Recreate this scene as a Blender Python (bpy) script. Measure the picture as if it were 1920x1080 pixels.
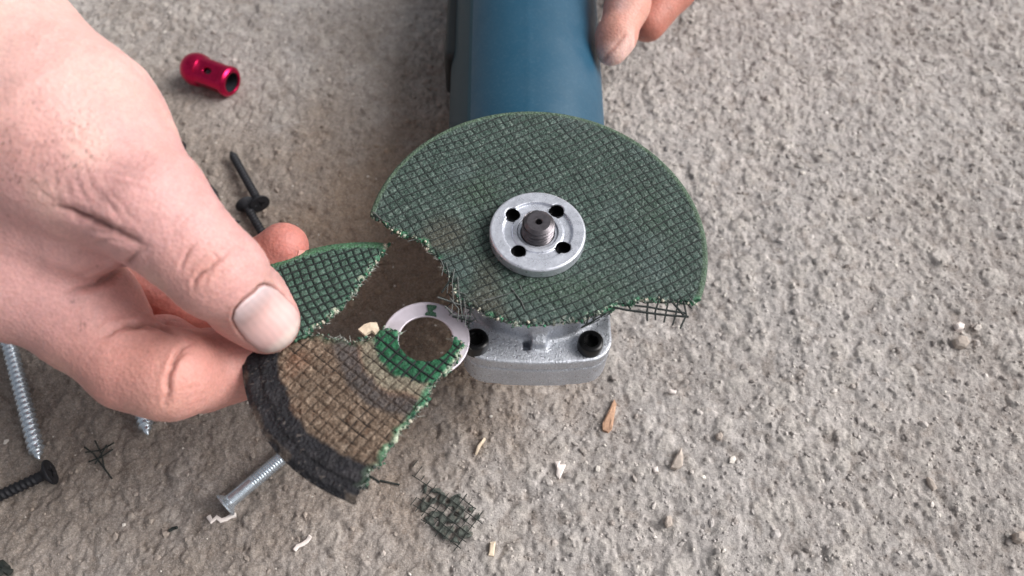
import bpy, math
import numpy as np
rng = np.random.default_rng(7)
D = bpy.data
for o in list(D.objects): D.objects.remove(o)
SC = bpy.context.scene
R_ = math.radians

# ------------------------------------------------------------ camera, sky, sun, exposure
HD = 78.0                                   # height of the cutting disc above the ground, mm
CAM = np.array([-7.7, -140.6, HD + 203.3]); TILT = R_(31.07); FPX = 1507.0
ca, sa = math.cos(TILT), math.sin(TILT)
RC = np.array([[1, 0, 0], [0, ca, -sa], [0, sa, ca]])
cd = D.cameras.new('camera'); cam = D.objects.new('camera', cd); SC.collection.objects.link(cam)
cam.location = CAM * .001; cam.rotation_euler = (TILT, 0, 0)
cd.sensor_width = 36; cd.lens = FPX / 1920 * 36; cd.clip_start = .01; cd.clip_end = 50
cd.dof.use_dof = True; cd.dof.focus_distance = .262; cd.dof.aperture_fstop = 10.5
SC.camera = cam
SUN_EL, SUN_AZ = 40.0, 4.0                 # azimuth measured from +X (right) towards +Y (away)
w = D.worlds.new('World'); SC.world = w; w.use_nodes = True
nt = w.node_tree; bg = nt.nodes['Background']
sky = nt.nodes.new('ShaderNodeTexSky'); sky.sky_type = 'NISHITA'; sky.sun_disc = False
sky.sun_elevation = R_(SUN_EL); sky.sun_rotation = R_(90 - SUN_AZ)
sky.air_density = 1.0; sky.dust_density = 6.0; sky.ozone_density = 1.0
hs = nt.nodes.new('ShaderNodeHueSaturation'); hs.inputs['Saturation'].default_value = .22
nt.links.new(sky.outputs[0], hs.inputs['Color']); nt.links.new(hs.outputs[0], bg.inputs[0])
bg.inputs[1].default_value = .105
sl = D.lights.new('sun', 'SUN'); sl.energy = 2.5; sl.angle = R_(40); sl.color = (1, .965, .945)
sun = D.objects.new('sun', sl); SC.collection.objects.link(sun)
sun.rotation_euler = (R_(90 - SUN_EL), 0, R_(SUN_AZ + 90))
SC.view_settings.view_transform = 'Standard'; SC.view_settings.look = 'None'
SC.view_settings.exposure = 0.1; SC.view_settings.gamma = 1

# ------------------------------------------------------------ projection helpers (mm)
def PC(px, py, d):                          # pixel + depth -> camera coordinates
    return np.array([(px - 960) / FPX * d, -(py - 540) / FPX * d, -d])
def toW(p): return np.asarray(p) @ RC.T + CAM
def toC(p): return (np.asarray(p) - CAM) @ RC
def PZ(px, py, z):                          # pixel -> world point on the level z
    r = RC @ PC(px, py, 1.0); return CAM + r * ((z - CAM[2]) / r[2])
def pix(pc): return np.c_[960 - FPX * pc[:, 0] / pc[:, 2], 540 + FPX * pc[:, 1] / pc[:, 2]]

# ------------------------------------------------------------ noise
def _h(ix, iy, iz, seed):
    n = (ix.astype(np.int64) * 374761393 + iy.astype(np.int64) * 668265263 + iz.astype(np.int64) * 2147483647 + seed * 974634777) & 0xffffffff
    n = ((n ^ (n >> 13)) * 1274126177) & 0xffffffff
    n = n ^ (n >> 16)
    return (n & 0xffff).astype(np.float32) / 32767.5 - 1
def n2(x, y, s, seed=0):
    x = x / s; y = y / s; ix = np.floor(x); iy = np.floor(y); fx = x - ix; fy = y - iy
    fx = fx * fx * (3 - 2 * fx); fy = fy * fy * (3 - 2 * fy); z = np.zeros_like(ix)
    a = _h(ix, iy, z, seed); b = _h(ix + 1, iy, z, seed); c = _h(ix, iy + 1, z, seed); d = _h(ix + 1, iy + 1, z, seed)
    return (a * (1 - fx) + b * fx) * (1 - fy) + (c * (1 - fx) + d * fx) * fy
def n3(p, s, seed=0):
    q = p / s; i = np.floor(q); f = q - i; f = f * f * (3 - 2 * f); r = 0
    for dx in (0, 1):
        for dy in (0, 1):
            for dz in (0, 1):
                wgt = (f[:, 0] if dx else 1 - f[:, 0]) * (f[:, 1] if dy else 1 - f[:, 1]) * (f[:, 2] if dz else 1 - f[:, 2])
                r = r + wgt * _h(i[:, 0] + dx, i[:, 1] + dy, i[:, 2] + dz, seed)
    return r
def sm(a, b, x):
    t = np.clip((x - a) / (b - a), 0, 1); return t * t * (3 - 2 * t)
def S(r, g, b):                             # sRGB 0..255 -> linear
    return tuple(((c / 255) / 12.92 if c / 255 <= .04045 else ((c / 255 + .055) / 1.055) ** 2.4) for c in (r, g, b))
def mixc(a, b, t): return np.asarray(a)[None, :3] * (1 - t[:, None]) + np.asarray(b)[None, :3] * t[:, None] if np.ndim(a) == 1 else a * (1 - t[:, None]) + np.asarray(b)[None, :3] * t[:, None]

# ------------------------------------------------------------ mesh helpers
def mesh(name, V, F, mat=None, smooth=True, col=None):
    me = D.meshes.new(name); V = np.asarray(V, np.float32) * .001
    if isinstance(F, np.ndarray):
        k = F.shape[1]; me.vertices.add(len(V)); me.vertices.foreach_set('co', V.ravel())
        me.loops.add(F.size); me.loops.foreach_set('vertex_index', F.astype(np.int32).ravel())
        me.polygons.add(len(F)); me.polygons.foreach_set('loop_start', np.arange(0, F.size, k, dtype=np.int32))
        me.update(calc_edges=True)
    else:
        me.from_pydata(V.tolist(), [], [list(map(int, f)) for f in F])
    me.polygons.foreach_set('use_smooth', np.full(len(me.polygons), smooth))
    if col is not None:
        a = me.color_attributes.new('Col', 'FLOAT_COLOR', 'POINT')
        a.data.foreach_set('color', np.c_[col, np.ones(len(col))].astype(np.float32).ravel())
    if mat: me.materials.append(mat)
    me.validate(); me.update()
    if smooth and not isinstance(F, np.ndarray): me.set_sharp_from_angle(angle=.6)
    return me
def link(name, me, parent=None, loc=(0, 0, 0)):
    o = D.objects.new(name, me); SC.collection.objects.link(o); o.parent = parent
    o.location = np.asarray(loc, float) * .001; return o
def part(name, V, F, mat, parent, smooth=True, col=None, local=False):
    V = np.asarray(V, float)
    if not local and parent is not None:
        o = parent; off = np.zeros(3)
        while o is not None: off += np.array(o.location) * 1000; o = o.parent
        V = V - off
    return link(name, mesh(name, V, F, mat, smooth, col), parent)
def tag(o, label, cat=None, group=None):
    o['label'] = label
    if cat: o['category'] = cat
    if group: o['group'] = group
    return o
def thing(name, label, cat, loc, group=None):
    return tag(link(name, None, None, loc), label, cat, group)
def single(name, label, cat, V, F, mat, loc, smooth=True, col=None, group=None):
    o = link(name, mesh(name, np.asarray(V, float) - np.asarray(loc), F, mat, smooth, col), None, loc)
    return tag(o, label, cat, group)
def join(lst):
    Vs, Fs, n = [], [], 0
    for V, F in lst:
        Vs.append(np.asarray(V, float)); Fs += [[i + n for i in f] for f in F]; n += len(V)
    return np.vstack(Vs), Fs
def tube(P, r, k=6, flat=1.0, up=(0, 0, 1)):
    P = np.asarray(P, float); r = np.broadcast_to(r, len(P)); V = []
    for i in range(len(P)):
        t = P[min(i + 1, len(P) - 1)] - P[max(i - 1, 0)]; t /= np.linalg.norm(t) + 1e-9
        u = np.cross(t, up); u /= np.linalg.norm(u) + 1e-9; v = np.cross(u, t)
        for j in range(k):
            a = 2 * math.pi * j / k; V.append(P[i] + r[i] * (u * math.cos(a) + v * math.sin(a) * flat))
    F = [[i * k + j, i * k + (j + 1) % k, (i + 1) * k + (j + 1) % k, (i + 1) * k + j] for i in range(len(P) - 1) for j in range(k)]
    F += [list(range(k))[::-1], [(len(P) - 1) * k + j for j in range(k)]]
    return V, F
def snets(Fv, org, h):                      # surface nets: zero level of a sampled distance field
    ins = Fv < 0; nx, ny, nz = Fv.shape
    cnt = np.zeros((nx - 1, ny - 1, nz - 1), np.int8)
    sl_ = lambda a, n: slice(a, n - 1 + a)
    for dx in (0, 1):
        for dy in (0, 1):
            for dz in (0, 1): cnt += ins[sl_(dx, nx), sl_(dy, ny), sl_(dz, nz)]
    act = (cnt > 0) & (cnt < 8); ci = np.argwhere(act); idx = np.full(act.shape, -1, np.int64); idx[act] = np.arange(len(ci))
    acc = np.zeros((len(ci), 3)); m = np.zeros(len(ci))
    cor = [(a, b, c) for a in (0, 1) for b in (0, 1) for c in (0, 1)]
    val = {c: Fv[ci[:, 0] + c[0], ci[:, 1] + c[1], ci[:, 2] + c[2]].astype(float) for c in cor}
    for a in cor:
        for ax in range(3):
            if a[ax]: continue
            b = list(a); b[ax] = 1; b = tuple(b); va, vb = val[a], val[b]
            x = (va < 0) != (vb < 0); t = np.where(x, va / np.where(x, va - vb, 1), 0)
            p = np.tile(np.array(a, float), (len(ci), 1)); p[:, ax] = t
            acc[x] += p[x]; m += x
    V = (ci + acc / m[:, None]) * h + np.asarray(org)
    Q = []
    for ax in range(3):
        o1, o2 = [(1, 2), (2, 0), (0, 1)][ax]
        A = [slice(None)] * 3; B = [slice(None)] * 3; A[ax] = slice(0, -1); B[ax] = slice(1, None)
        ia, ib = ins[tuple(A)], ins[tuple(B)]; e = np.argwhere(ia != ib)
        e = e[(e[:, o1] > 0) & (e[:, o2] > 0) & (e[:, o1] < Fv.shape[o1] - 1) & (e[:, o2] < Fv.shape[o2] - 1)]
        s = ia[e[:, 0], e[:, 1], e[:, 2]]
        def g(d1, d2):
            q = e.copy(); q[:, o1] += d1; q[:, o2] += d2; return idx[q[:, 0], q[:, 1], q[:, 2]]
        q = np.c_[g(-1, -1), g(0, -1), g(0, 0), g(-1, 0)]
        q[~s] = q[~s][:, ::-1]; Q.append(q)
    Q = np.vstack(Q); return V, Q[(Q >= 0).all(1)]
def grid3(lo, hi, h):
    ax = [np.arange(a, b, h) for a, b in zip(lo, hi)]
    return np.meshgrid(*ax, indexing='ij')
def polysd(px, py, poly):                   # signed distance to a polygon, negative inside
    P = np.asarray(poly, float); d = np.full(px.shape, 1e18); ins = np.zeros(px.shape, bool)
    for i in range(len(P)):
        a, b = P[i], P[(i + 1) % len(P)]; e = b - a; wx = px - a[0]; wy = py - a[1]
        t = np.clip((wx * e[0] + wy * e[1]) / (e @ e + 1e-12), 0, 1)
        d = np.minimum(d, (wx - t * e[0]) ** 2 + (wy - t * e[1]) ** 2)
        c = ((a[1] > py) != (b[1] > py)); xs = a[0] + (py - a[1]) * e[0] / (e[1] if e[1] else 1e-12)
        ins ^= c & (px < xs)
    return np.sqrt(d) * np.where(ins, -1, 1)
def crease_line(px, py, L, seed):           # distance to a wavering line and how strong it is along its length
    P = np.asarray(L, float); sl = np.r_[0, np.cumsum(np.linalg.norm(np.diff(P, axis=0), axis=1))]; d = np.full(px.shape, 1e18); w_ = np.zeros(px.shape)
    px = px + 3.0 * n2(px, py, 16, seed); py = py + 3.0 * n2(px, py, 16, seed + 1)
    for i in range(len(P) - 1):
        a, b = P[i], P[i + 1]; e = b - a; t = np.clip(((px - a[0]) * e[0] + (py - a[1]) * e[1]) / (e @ e), 0, 1)
        dd_ = (px - a[0] - t * e[0]) ** 2 + (py - a[1] - t * e[1]) ** 2; k = dd_ < d; d[k] = dd_[k]
        w_[k] = ((sl[i] + t * (sl[i + 1] - sl[i])) / sl[-1])[k]
    return np.sqrt(d), np.sin(np.clip(w_, .02, .98) * math.pi) ** .6
def linedist(px, py, L):
    P = np.asarray(L, float); d = np.full(px.shape, 1e18)
    for i in range(len(P) - 1):
        a, b = P[i], P[i + 1]; e = b - a; wx = px - a[0]; wy = py - a[1]
        t = np.clip((wx * e[0] + wy * e[1]) / (e @ e), 0, 1)
        d = np.minimum(d, (wx - t * e[0]) ** 2 + (wy - t * e[1]) ** 2)
    return np.sqrt(d)

# ------------------------------------------------------------ materials
def mat(name, base=(.5, .5, .5), rough=.6, metal=0, spec=.5, attr=False, noise=(), bump=(), sss=None, coat=0, rnoise=None):
    """noise: (scale per metre, amount, colour or None); bump: (scale, distance mm, type)"""
    m = D.materials.new(name); m.use_nodes = True; t = m.node_tree; N = t.nodes; L = t.links; b = N['Principled BSDF']
    tc = N.new('ShaderNodeTexCoord'); b.inputs['Roughness'].default_value = rough; b.inputs['Metallic'].default_value = metal
    b.inputs['Specular IOR Level'].default_value = spec
    if attr:
        a = N.new('ShaderNodeAttribute'); a.attribute_name = 'Col'; c = a.outputs['Color']
    else:
        a = N.new('ShaderNodeRGB'); a.outputs[0].default_value = (*base, 1); c = a.outputs[0]
    for sc_, am, colr in noise:
        n = N.new('ShaderNodeTexNoise'); n.inputs['Scale'].default_value = sc_; n.inputs['Detail'].default_value = 5
        n.inputs['Roughness'].default_value = .65; L.new(tc.outputs['Object'], n.inputs['Vector'])
        mr = N.new('ShaderNodeMapRange'); L.new(n.outputs['Fac'], mr.inputs[0])
        mx = N.new('ShaderNodeMix'); mx.data_type = 'RGBA'
        if colr is None:
            mr.inputs[1].default_value = .3; mr.inputs[2].default_value = .7; mr.inputs[3].default_value = 1 - am; mr.inputs[4].default_value = 1 + am
            mx.blend_type = 'MULTIPLY'; mx.inputs[0].default_value = 1; cc = N.new('ShaderNodeCombineColor')
            for i in range(3): L.new(mr.outputs[0], cc.inputs[i])
            L.new(c, mx.inputs[6]); L.new(cc.outputs[0], mx.inputs[7])
        else:
            mr.inputs[1].default_value = .5; mr.inputs[2].default_value = .72; mr.inputs[4].default_value = am
            L.new(mr.outputs[0], mx.inputs[0]); L.new(c, mx.inputs[6]); mx.inputs[7].default_value = (*colr, 1)
        c = mx.outputs[2]
    L.new(c, b.inputs['Base Color'])
    if rnoise:
        n = N.new('ShaderNodeTexNoise'); n.inputs['Scale'].default_value = rnoise[0]; n.inputs['Detail'].default_value = 4; L.new(tc.outputs['Object'], n.inputs['Vector'])
        mr = N.new('ShaderNodeMapRange'); mr.inputs[1].default_value = .35; mr.inputs[2].default_value = .65
        mr.inputs[3].default_value = rough - rnoise[1]; mr.inputs[4].default_value = rough + rnoise[1]
        L.new(n.outputs['Fac'], mr.inputs[0]); L.new(mr.outputs[0], b.inputs['Roughness'])
    prev = None
    for sc_, dist, kind in bump:
        if kind == 'noise':
            n = N.new('ShaderNodeTexNoise'); n.inputs['Scale'].default_value = sc_; n.inputs['Detail'].default_value = 6; n.inputs['Roughness'].default_value = .6; out = n.outputs['Fac']
        else:
            n = N.new('ShaderNodeTexVoronoi'); n.inputs['Scale'].default_value = sc_; n.feature = 'F1'; out = n.outputs['Distance']
        L.new(tc.outputs['Object'], n.inputs['Vector'])
        bp = N.new('ShaderNodeBump'); bp.inputs['Distance'].default_value = dist * .001; bp.inputs['Strength'].default_value = 1
        L.new(out, bp.inputs['Height'])
        if prev: L.new(prev, bp.inputs['Normal'])
        prev = bp.outputs[0]
    if prev: L.new(prev, b.inputs['Normal'])
    if sss:
        b.inputs['Subsurface Weight'].default_value = sss[0]; b.inputs['Subsurface Radius'].default_value = sss[1]; b.inputs['Subsurface Scale'].default_value = sss[2]
    if coat: b.inputs['Coat Weight'].default_value = coat; b.inputs['Coat Roughness'].default_value = .15
    return m
M = {}
M['ground'] = mat('rough concrete', rough=.95, spec=.15, attr=True, noise=((260, .2, None), (1100, .3, None), (1900, .5, S(214, 208, 204))), bump=((800, .6, 'noise'), (2200, .3, 'noise')))
M['grit'] = mat('grit', attr=True, rough=.9, spec=.2, noise=((700, .25, None),), bump=((1500, .15, 'noise'),))
M['disc'] = mat('resin abrasive', rough=.62, spec=.4, attr=True, noise=((250, .25, None), (2400, .8, None), (1900, .7, S(128, 142, 138))), bump=((2200, .4, 'noise'), (1100, .3, 'vor')), rnoise=(500, .15))
M['scorched'] = mat('scorched abrasive', rough=.62, spec=.35, attr=True, noise=((200, .25, None), (1800, .6, None)), bump=((1500, .45, 'noise'), (900, .3, 'vor')), rnoise=(500, .18))
M['fibre'] = mat('black glass fibre', base=S(20, 30, 29), rough=.5, noise=((900, .4, None),), bump=((3000, .1, 'noise'),))
M['fibre_brown'] = mat('scorched glass fibre', base=S(34, 27, 22), rough=.6, noise=((300, .5, S(70, 52, 40)),), bump=((3000, .1, 'noise'),))
M['fibre_grey'] = mat('dusty glass fibre', base=S(104, 108, 106), rough=.7, noise=((300, .7, S(60, 66, 66)),))
M['fibre_dust'] = mat('dusty black fibre', base=S(38, 44, 42), rough=.8, noise=((300, .5, S(85, 84, 80)),))
M['crumb'] = mat('resin crumbs', attr=True, rough=.8)
M['fibre_pale'] = mat('pale glass fibre', base=S(176, 180, 174), rough=.5)
M['resin_film'] = mat('thin resin film', base=S(88, 94, 88), rough=.7, noise=((400, .8, S(120, 112, 102)), (1500, .3, None)), bump=((1500, .3, 'noise'),))
M['blue'] = mat('blue plastic', base=S(22, 76, 102), rough=.43, spec=.7, noise=((30, .06, None), (3000, .05, None), (900, .12, S(120, 140, 150))), bump=((2500, .03, 'noise'), (60, .05, 'noise')), rnoise=(80, .06))
M['teal'] = mat('dark teal rubber', base=S(30, 62, 74), rough=.55, noise=((200, .06, None),), bump=((2000, .05, 'noise'),))
M['darkplastic'] = mat('dark rubber', base=S(22, 30, 34), rough=.55, bump=((1800, .06, 'noise'),))
M['cast'] = mat('cast aluminium', base=S(198, 202, 210), rough=.4, metal=.8, noise=((1800, .25, None), (120, .08, None)), bump=((1600, .3, 'noise'),), rnoise=(900, .14))
M['flange'] = mat('zinc flange', base=S(218, 222, 232), rough=.36, metal=.65, noise=((150, .1, None), (1500, .12, None)), bump=((1400, .035, 'noise'),), rnoise=(400, .12))
M['steel'] = mat('blackened steel', base=S(110, 106, 110), rough=.36, metal=.9, noise=((600, .3, None),), bump=((1500, .05, 'noise'),))
M['zinc'] = mat('zinc plated steel', base=S(212, 222, 232), rough=.27, metal=.8, noise=((700, .15, None),), bump=((1500, .03, 'noise'),))
M['phos'] = mat('black phosphate', base=S(40, 41, 46), rough=.6, metal=.3, noise=((900, .3, None),), bump=((2000, .05, 'noise'),))
M['blackox'] = mat('black oxide', base=S(14, 14, 16), rough=.28, metal=.3)
M['red'] = mat('red anodised aluminium', base=S(206, 34, 84), rough=.33, metal=.95, noise=((900, .15, None),), bump=((2500, .03, 'noise'),))
M['dark'] = mat('dark bore', base=S(40, 42, 48), rough=.6)
M['paper'] = mat('pale metal ring', base=S(206, 198, 208), rough=.5, noise=((200, .1, None), (1500, .05, None)), bump=((600, .05, 'noise'),))
M['wood'] = mat('splintered wood', base=S(188, 150, 124), rough=.8, noise=((400, .3, None),), bump=((1200, .2, 'noise'),))
M['palewood'] = mat('pale wood', base=S(226, 208, 184), rough=.8, noise=((400, .2, None),), bump=((1200, .15, 'noise'),))
M['stone'] = mat('pale stone flake', base=S(186, 174, 164), rough=.9, noise=((300, .25, None),), bump=((1000, .25, 'noise'),))
M['white'] = mat('white shaving', base=S(246, 236, 230), rough=.6)
M['skin'] = mat('skin', rough=.5, spec=.4, attr=True, noise=((70, .08, None), (300, .08, None), (1200, .07, None)), bump=((1500, .08, 'noise'), (900, .14, 'vor')), sss=(.35, (1.0, .35, .2), .0022), rnoise=(300, .07))
M['nail'] = mat('fingernail', rough=.33, spec=.5, attr=True, noise=((150, .06, None),), bump=((250, .05, 'noise'),), sss=(.25, (1, .5, .4), .0015))
M['hair'] = mat('short hair', base=S(60, 44, 38), rough=.5)

# ------------------------------------------------------------ ground
GX0, GX1, GY0, GY1, GH = -300.0, 285.0, -105.0, 225.0, .62
ax = np.arange(GX0, GX1, GH); ay = np.arange(GY0, GY1, GH)
ext = np.array([4, 12, 30, 70, 150, 400, 1200, 4000.])
axx = np.r_[ax[0] - ext[::-1], ax, ax[-1] + ext]; ayy = np.r_[ay[0] - ext[::-1], ay, ay[-1] + ext]
GXm, GYm = np.meshgrid(axx, ayy, indexing='ij')
def ground_base(x, y):
    wx = x + 1.2 * n2(x, y, 5, 50); wy = y + 1.2 * n2(x, y, 5, 51)
    h = 1.0 * n2(x, y, 60, 1) + .5 * n2(x, y, 22, 2)
    h += .34 * n2(wx, wy, 9, 3) + .42 * n2(wx + wy * .3, wy, 4.6, 4) + .30 * (1 - 2 * np.abs(n2(wx, wy, 2.9, 5)))
    a = n2(wx, wy, 1.5, 6); h += .24 * a + .30 * n2(x, y, .95, 8)
    p = n2(wx, wy * .8, 5.0, 9) * .55 + .55 * n2(wx, wy, 2.4, 10)
    h -= .8 * sm(.45, .85, p)              # pits
    return h
G = ground_base(GXm, GYm)
near = (np.maximum(np.maximum(GX0 - GXm, GXm - GX1), np.maximum(GY0 - GYm, GYm - GY1)) < 1)
G[~near] *= .5
ix0 = len(ext); nx_, ny_ = len(ax), len(ay)
emb = np.zeros((nx_, ny_))                  # embedded gravel heads
for k in range(7500):
    cx, cy = rng.uniform(GX0, GX1), rng.uniform(GY0, GY1); r = .8 + rng.exponential(.9); r = min(r, 6)
    e = rng.uniform(.6, 1); th = rng.uniform(0, math.pi); hh = min(r * rng.uniform(.08, .34), .9)
    i0, i1 = int((cx - r - GX0) / GH), int((cx + r - GX0) / GH) + 2; j0, j1 = int((cy - r - GY0) / GH), int((cy + r - GY0) / GH) + 2
    i0, j0 = max(i0, 0), max(j0, 0); i1, j1 = min(i1, nx_), min(j1, ny_)
    if i0 >= i1 or j0 >= j1: continue
    X, Y = np.meshgrid(ax[i0:i1] - cx, ay[j0:j1] - cy, indexing='ij')
    u = X * math.cos(th) + Y * math.sin(th); v = (-X * math.sin(th) + Y * math.cos(th)) / e
    q = np.maximum(np.abs(u) + .35 * np.abs(v), np.abs(v) * 1.0 + .2 * np.abs(u - .3 * v)) ** 3 / r ** 3
    b = hh * np.clip((1 - q) * 2.2, 0, 1) ** .6 + (u * rng.uniform(-.12, .12)) * (q < 1)
    emb[i0:i1, j0:j1] = np.maximum(emb[i0:i1, j0:j1], b)
G[ix0:ix0 + nx_, ix0:ix0 + ny_] += emb
G -= 1.0
gx, gy = GXm.ravel(), GYm.ravel(); gz = G.ravel()
cb = np.tile(np.array(S(170, 165, 162)), (len(gx), 1))
t1 = sm(-.3, .7, n2(gx, gy, 35, 20) * .6 + n2(gx, gy, 12, 21) * .4); cb = mixc(cb, S(182, 175, 170), t1 * .6)
t2 = sm(.15, .8, n2(gx, gy, 4, 22)); cb = mixc(cb, S(208, 202, 198), t2 * .45)
t3 = sm(.3, .9, n2(gx, gy, 3, 23)); cb = mixc(cb, S(130, 118, 108), t3 * .4)
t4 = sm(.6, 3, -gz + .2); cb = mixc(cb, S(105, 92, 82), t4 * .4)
em = np.zeros(G.shape); em[ix0:ix0 + nx_, ix0:ix0 + ny_] = emb; em = em.ravel()
cb = mixc(cb, S(184, 178, 172), sm(.05, .5, em) * .55)
# shade left of the tool, painted into the concrete colour as a darker brown
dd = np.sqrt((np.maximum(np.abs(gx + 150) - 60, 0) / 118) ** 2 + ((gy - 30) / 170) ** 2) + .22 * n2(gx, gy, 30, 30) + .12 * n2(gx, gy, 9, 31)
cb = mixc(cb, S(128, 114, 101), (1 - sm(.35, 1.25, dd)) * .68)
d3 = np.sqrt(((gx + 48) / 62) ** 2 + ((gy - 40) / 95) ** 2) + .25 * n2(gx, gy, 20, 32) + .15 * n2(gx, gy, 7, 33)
cb = mixc(cb, S(142, 120, 98), (1 - sm(.3, 1.3, d3)) * .65)  # second, browner patch: shade beside the disc painted into the ground colour
I = np.arange(GXm.size).reshape(GXm.shape)
Fg = np.stack([I[:-1, :-1], I[1:, :-1], I[1:, 1:], I[:-1, 1:]], -1).reshape(-1, 4)
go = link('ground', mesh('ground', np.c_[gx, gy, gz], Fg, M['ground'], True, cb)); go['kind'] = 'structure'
go['label'] = 'rough dusty grey-brown concrete floor with pits and embedded gravel'
def gh(x, y):
    i = int(np.clip(round((x - GX0) / GH), 0, nx_ - 1)); j = int(np.clip(round((y - GY0) / GH), 0, ny_ - 1))
    return float(G[ix0 + i, ix0 + j])
def ghmax(x, y, r):
    i = int((x - GX0) / GH); j = int((y - GY0) / GH); k = max(1, int(r / GH))
    return float(np.percentile(G[ix0 + max(i - k, 0):ix0 + i + k + 1, ix0 + max(j - k, 0):ix0 + j + k + 1], 85))
t = (1 + 5 ** .5) / 2
ICV = np.array([(-1, t, 0), (1, t, 0), (-1, -t, 0), (1, -t, 0), (0, -1, t), (0, 1, t), (0, -1, -t), (0, 1, -t), (t, 0, -1), (t, 0, 1), (-t, 0, -1), (-t, 0, 1)]) / 1.9
ICF = np.array([(0, 11, 5), (0, 5, 1), (0, 1, 7), (0, 7, 10), (0, 10, 11), (1, 5, 9), (5, 11, 4), (11, 10, 2), (10, 7, 6), (7, 1, 8), (3, 9, 4), (3, 4, 2), (3, 2, 6), (3, 6, 8), (3, 8, 9), (4, 9, 5), (2, 4, 11), (6, 2, 10), (8, 6, 7), (9, 8, 1)])
Vs, Fs, Cs = [], [], []; k = 0
while k < 17000:
    x, y = rng.uniform(-280, 265), rng.uniform(-98, 215)
    if x < -30 and rng.random() < .6: continue
    r = .28 + rng.exponential(.27); r = min(r, 1.9)
    V = ICV * r * rng.uniform(.6, 1.3, (12, 3)) * np.array([1, rng.uniform(.55, 1), rng.uniform(.5, .9)])
    a = rng.uniform(0, 6.28); V = V @ np.array([[math.cos(a), -math.sin(a), 0], [math.sin(a), math.cos(a), 0], [0, 0, 1]])
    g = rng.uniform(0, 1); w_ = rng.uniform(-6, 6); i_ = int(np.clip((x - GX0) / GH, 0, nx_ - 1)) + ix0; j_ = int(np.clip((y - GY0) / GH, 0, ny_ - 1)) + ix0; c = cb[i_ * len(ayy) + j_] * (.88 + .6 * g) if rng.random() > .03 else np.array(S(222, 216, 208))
    Fs.append(ICF + 12 * k); Vs.append(V + (x, y, gh(x, y) + r * .12)); Cs.append(np.tile(c, (12, 1))); k += 1
gr = link('grit', mesh('grit', np.vstack(Vs), np.vstack(Fs), M['grit'], False, np.vstack(Cs))); gr['kind'] = 'stuff'
gr['label'] = 'loose sand grains and tiny stones on the concrete'; gr['category'] = 'grit'

# ------------------------------------------------------------ plates: abrasive discs and their fragments
class Frame:
    def __init__(s, O, N, ang=0):
        s.O = np.asarray(O, float); s.N = np.asarray(N, float) / np.linalg.norm(N)
        u = np.cross((0, 1, 0), s.N); u /= np.linalg.norm(u); v = np.cross(s.N, u)
        s.U, s.V = u, v
    def at(s, u, v, w): return s.O + np.multiply.outer(u, s.U) + np.multiply.outer(v, s.V) + np.multiply.outer(w, s.N)
    def px(s, pts, off=0):                  # pixels -> plane coordinates
        out = []
        for x, y in pts:
            r = RC @ PC(x, y, 1.0); O = s.O + s.N * off; k = ((O - CAM) @ s.N) / (r @ s.N); q = CAM + r * k - O
            out.append((q @ s.U, q @ s.V))
        return np.array(out)
def gridlines(u, v, ang, pitch, seed):
    c, s_ = math.cos(ang), math.sin(ang); a = u * c + v * s_; b = -u * s_ + v * c
    a2 = a - .5 * n2(b, b * 0, 14, seed) - .12 * n2(b, b * 0, 3, seed + 2); b2 = b - .5 * n2(a, a * 0, 14, seed + 1) - .12 * n2(a, a * 0, 3, seed + 3)
    da = np.abs(a2 / pitch - np.round(a2 / pitch)) * pitch; db = np.abs(b2 / pitch - np.round(b2 / pitch)) * pitch
    cell = _h(np.floor(a2 / pitch), np.floor(b2 / pitch), np.zeros_like(a2), seed)
    return da, db, cell
def plate(name, fr, sdf, lo, hi, h, top, bot, colf, m, parent):
    xs = np.arange(lo[0], hi[0], h); ys = np.arange(lo[1], hi[1], h); X, Y = np.meshgrid(xs, ys, indexing='ij')
    d = sdf(X, Y); ins = d < h * .25; q = ins[:-1, :-1] & ins[1:, :-1] & ins[1:, 1:] & ins[:-1, 1:]
    Id = np.full(X.shape, -1); use = np.zeros(X.shape, bool)
    for a in (0, 1):
        for b in (0, 1): use[a:X.shape[0] - 1 + a, b:X.shape[1] - 1 + b] |= q
    n = use.sum(); Id[use] = np.arange(n)
    Q = np.stack([Id[:-1, :-1], Id[1:, :-1], Id[1:, 1:], Id[:-1, 1:]], -1)[q]
    u, v = X[use].copy(), Y[use].copy()
    E = np.vstack([Q[:, [0, 1]], Q[:, [1, 2]], Q[:, [2, 3]], Q[:, [3, 0]]]); key = E[:, 0] * n + E[:, 1]; rk = E[:, 1] * n + E[:, 0]
    B = E[~np.isin(key, rk)]; bi = np.unique(B)
    for _ in range(2):
        e = .05; dv = sdf(u[bi], v[bi]); gx_ = (sdf(u[bi] + e, v[bi]) - dv) / e; gy_ = (sdf(u[bi], v[bi] + e) - dv) / e
        L = gx_ ** 2 + gy_ ** 2 + 1e-6; st = np.clip(-dv / L, -h * 1.2, h * 1.2); u[bi] += gx_ * st; v[bi] += gy_ * st
    V = np.vstack([fr.at(u, v, top(u, v)), fr.at(u, v, bot(u, v))])
    side = np.c_[B[:, 1], B[:, 0], B[:, 0] + n, B[:, 1] + n]
    F = np.vstack([Q, Q[:, ::-1] + n, side]); col = colf(u, v); col = np.vstack([col, col * .9])
    return part(name, V, F, m, parent, True, np.clip(col, 0, 1))
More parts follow.
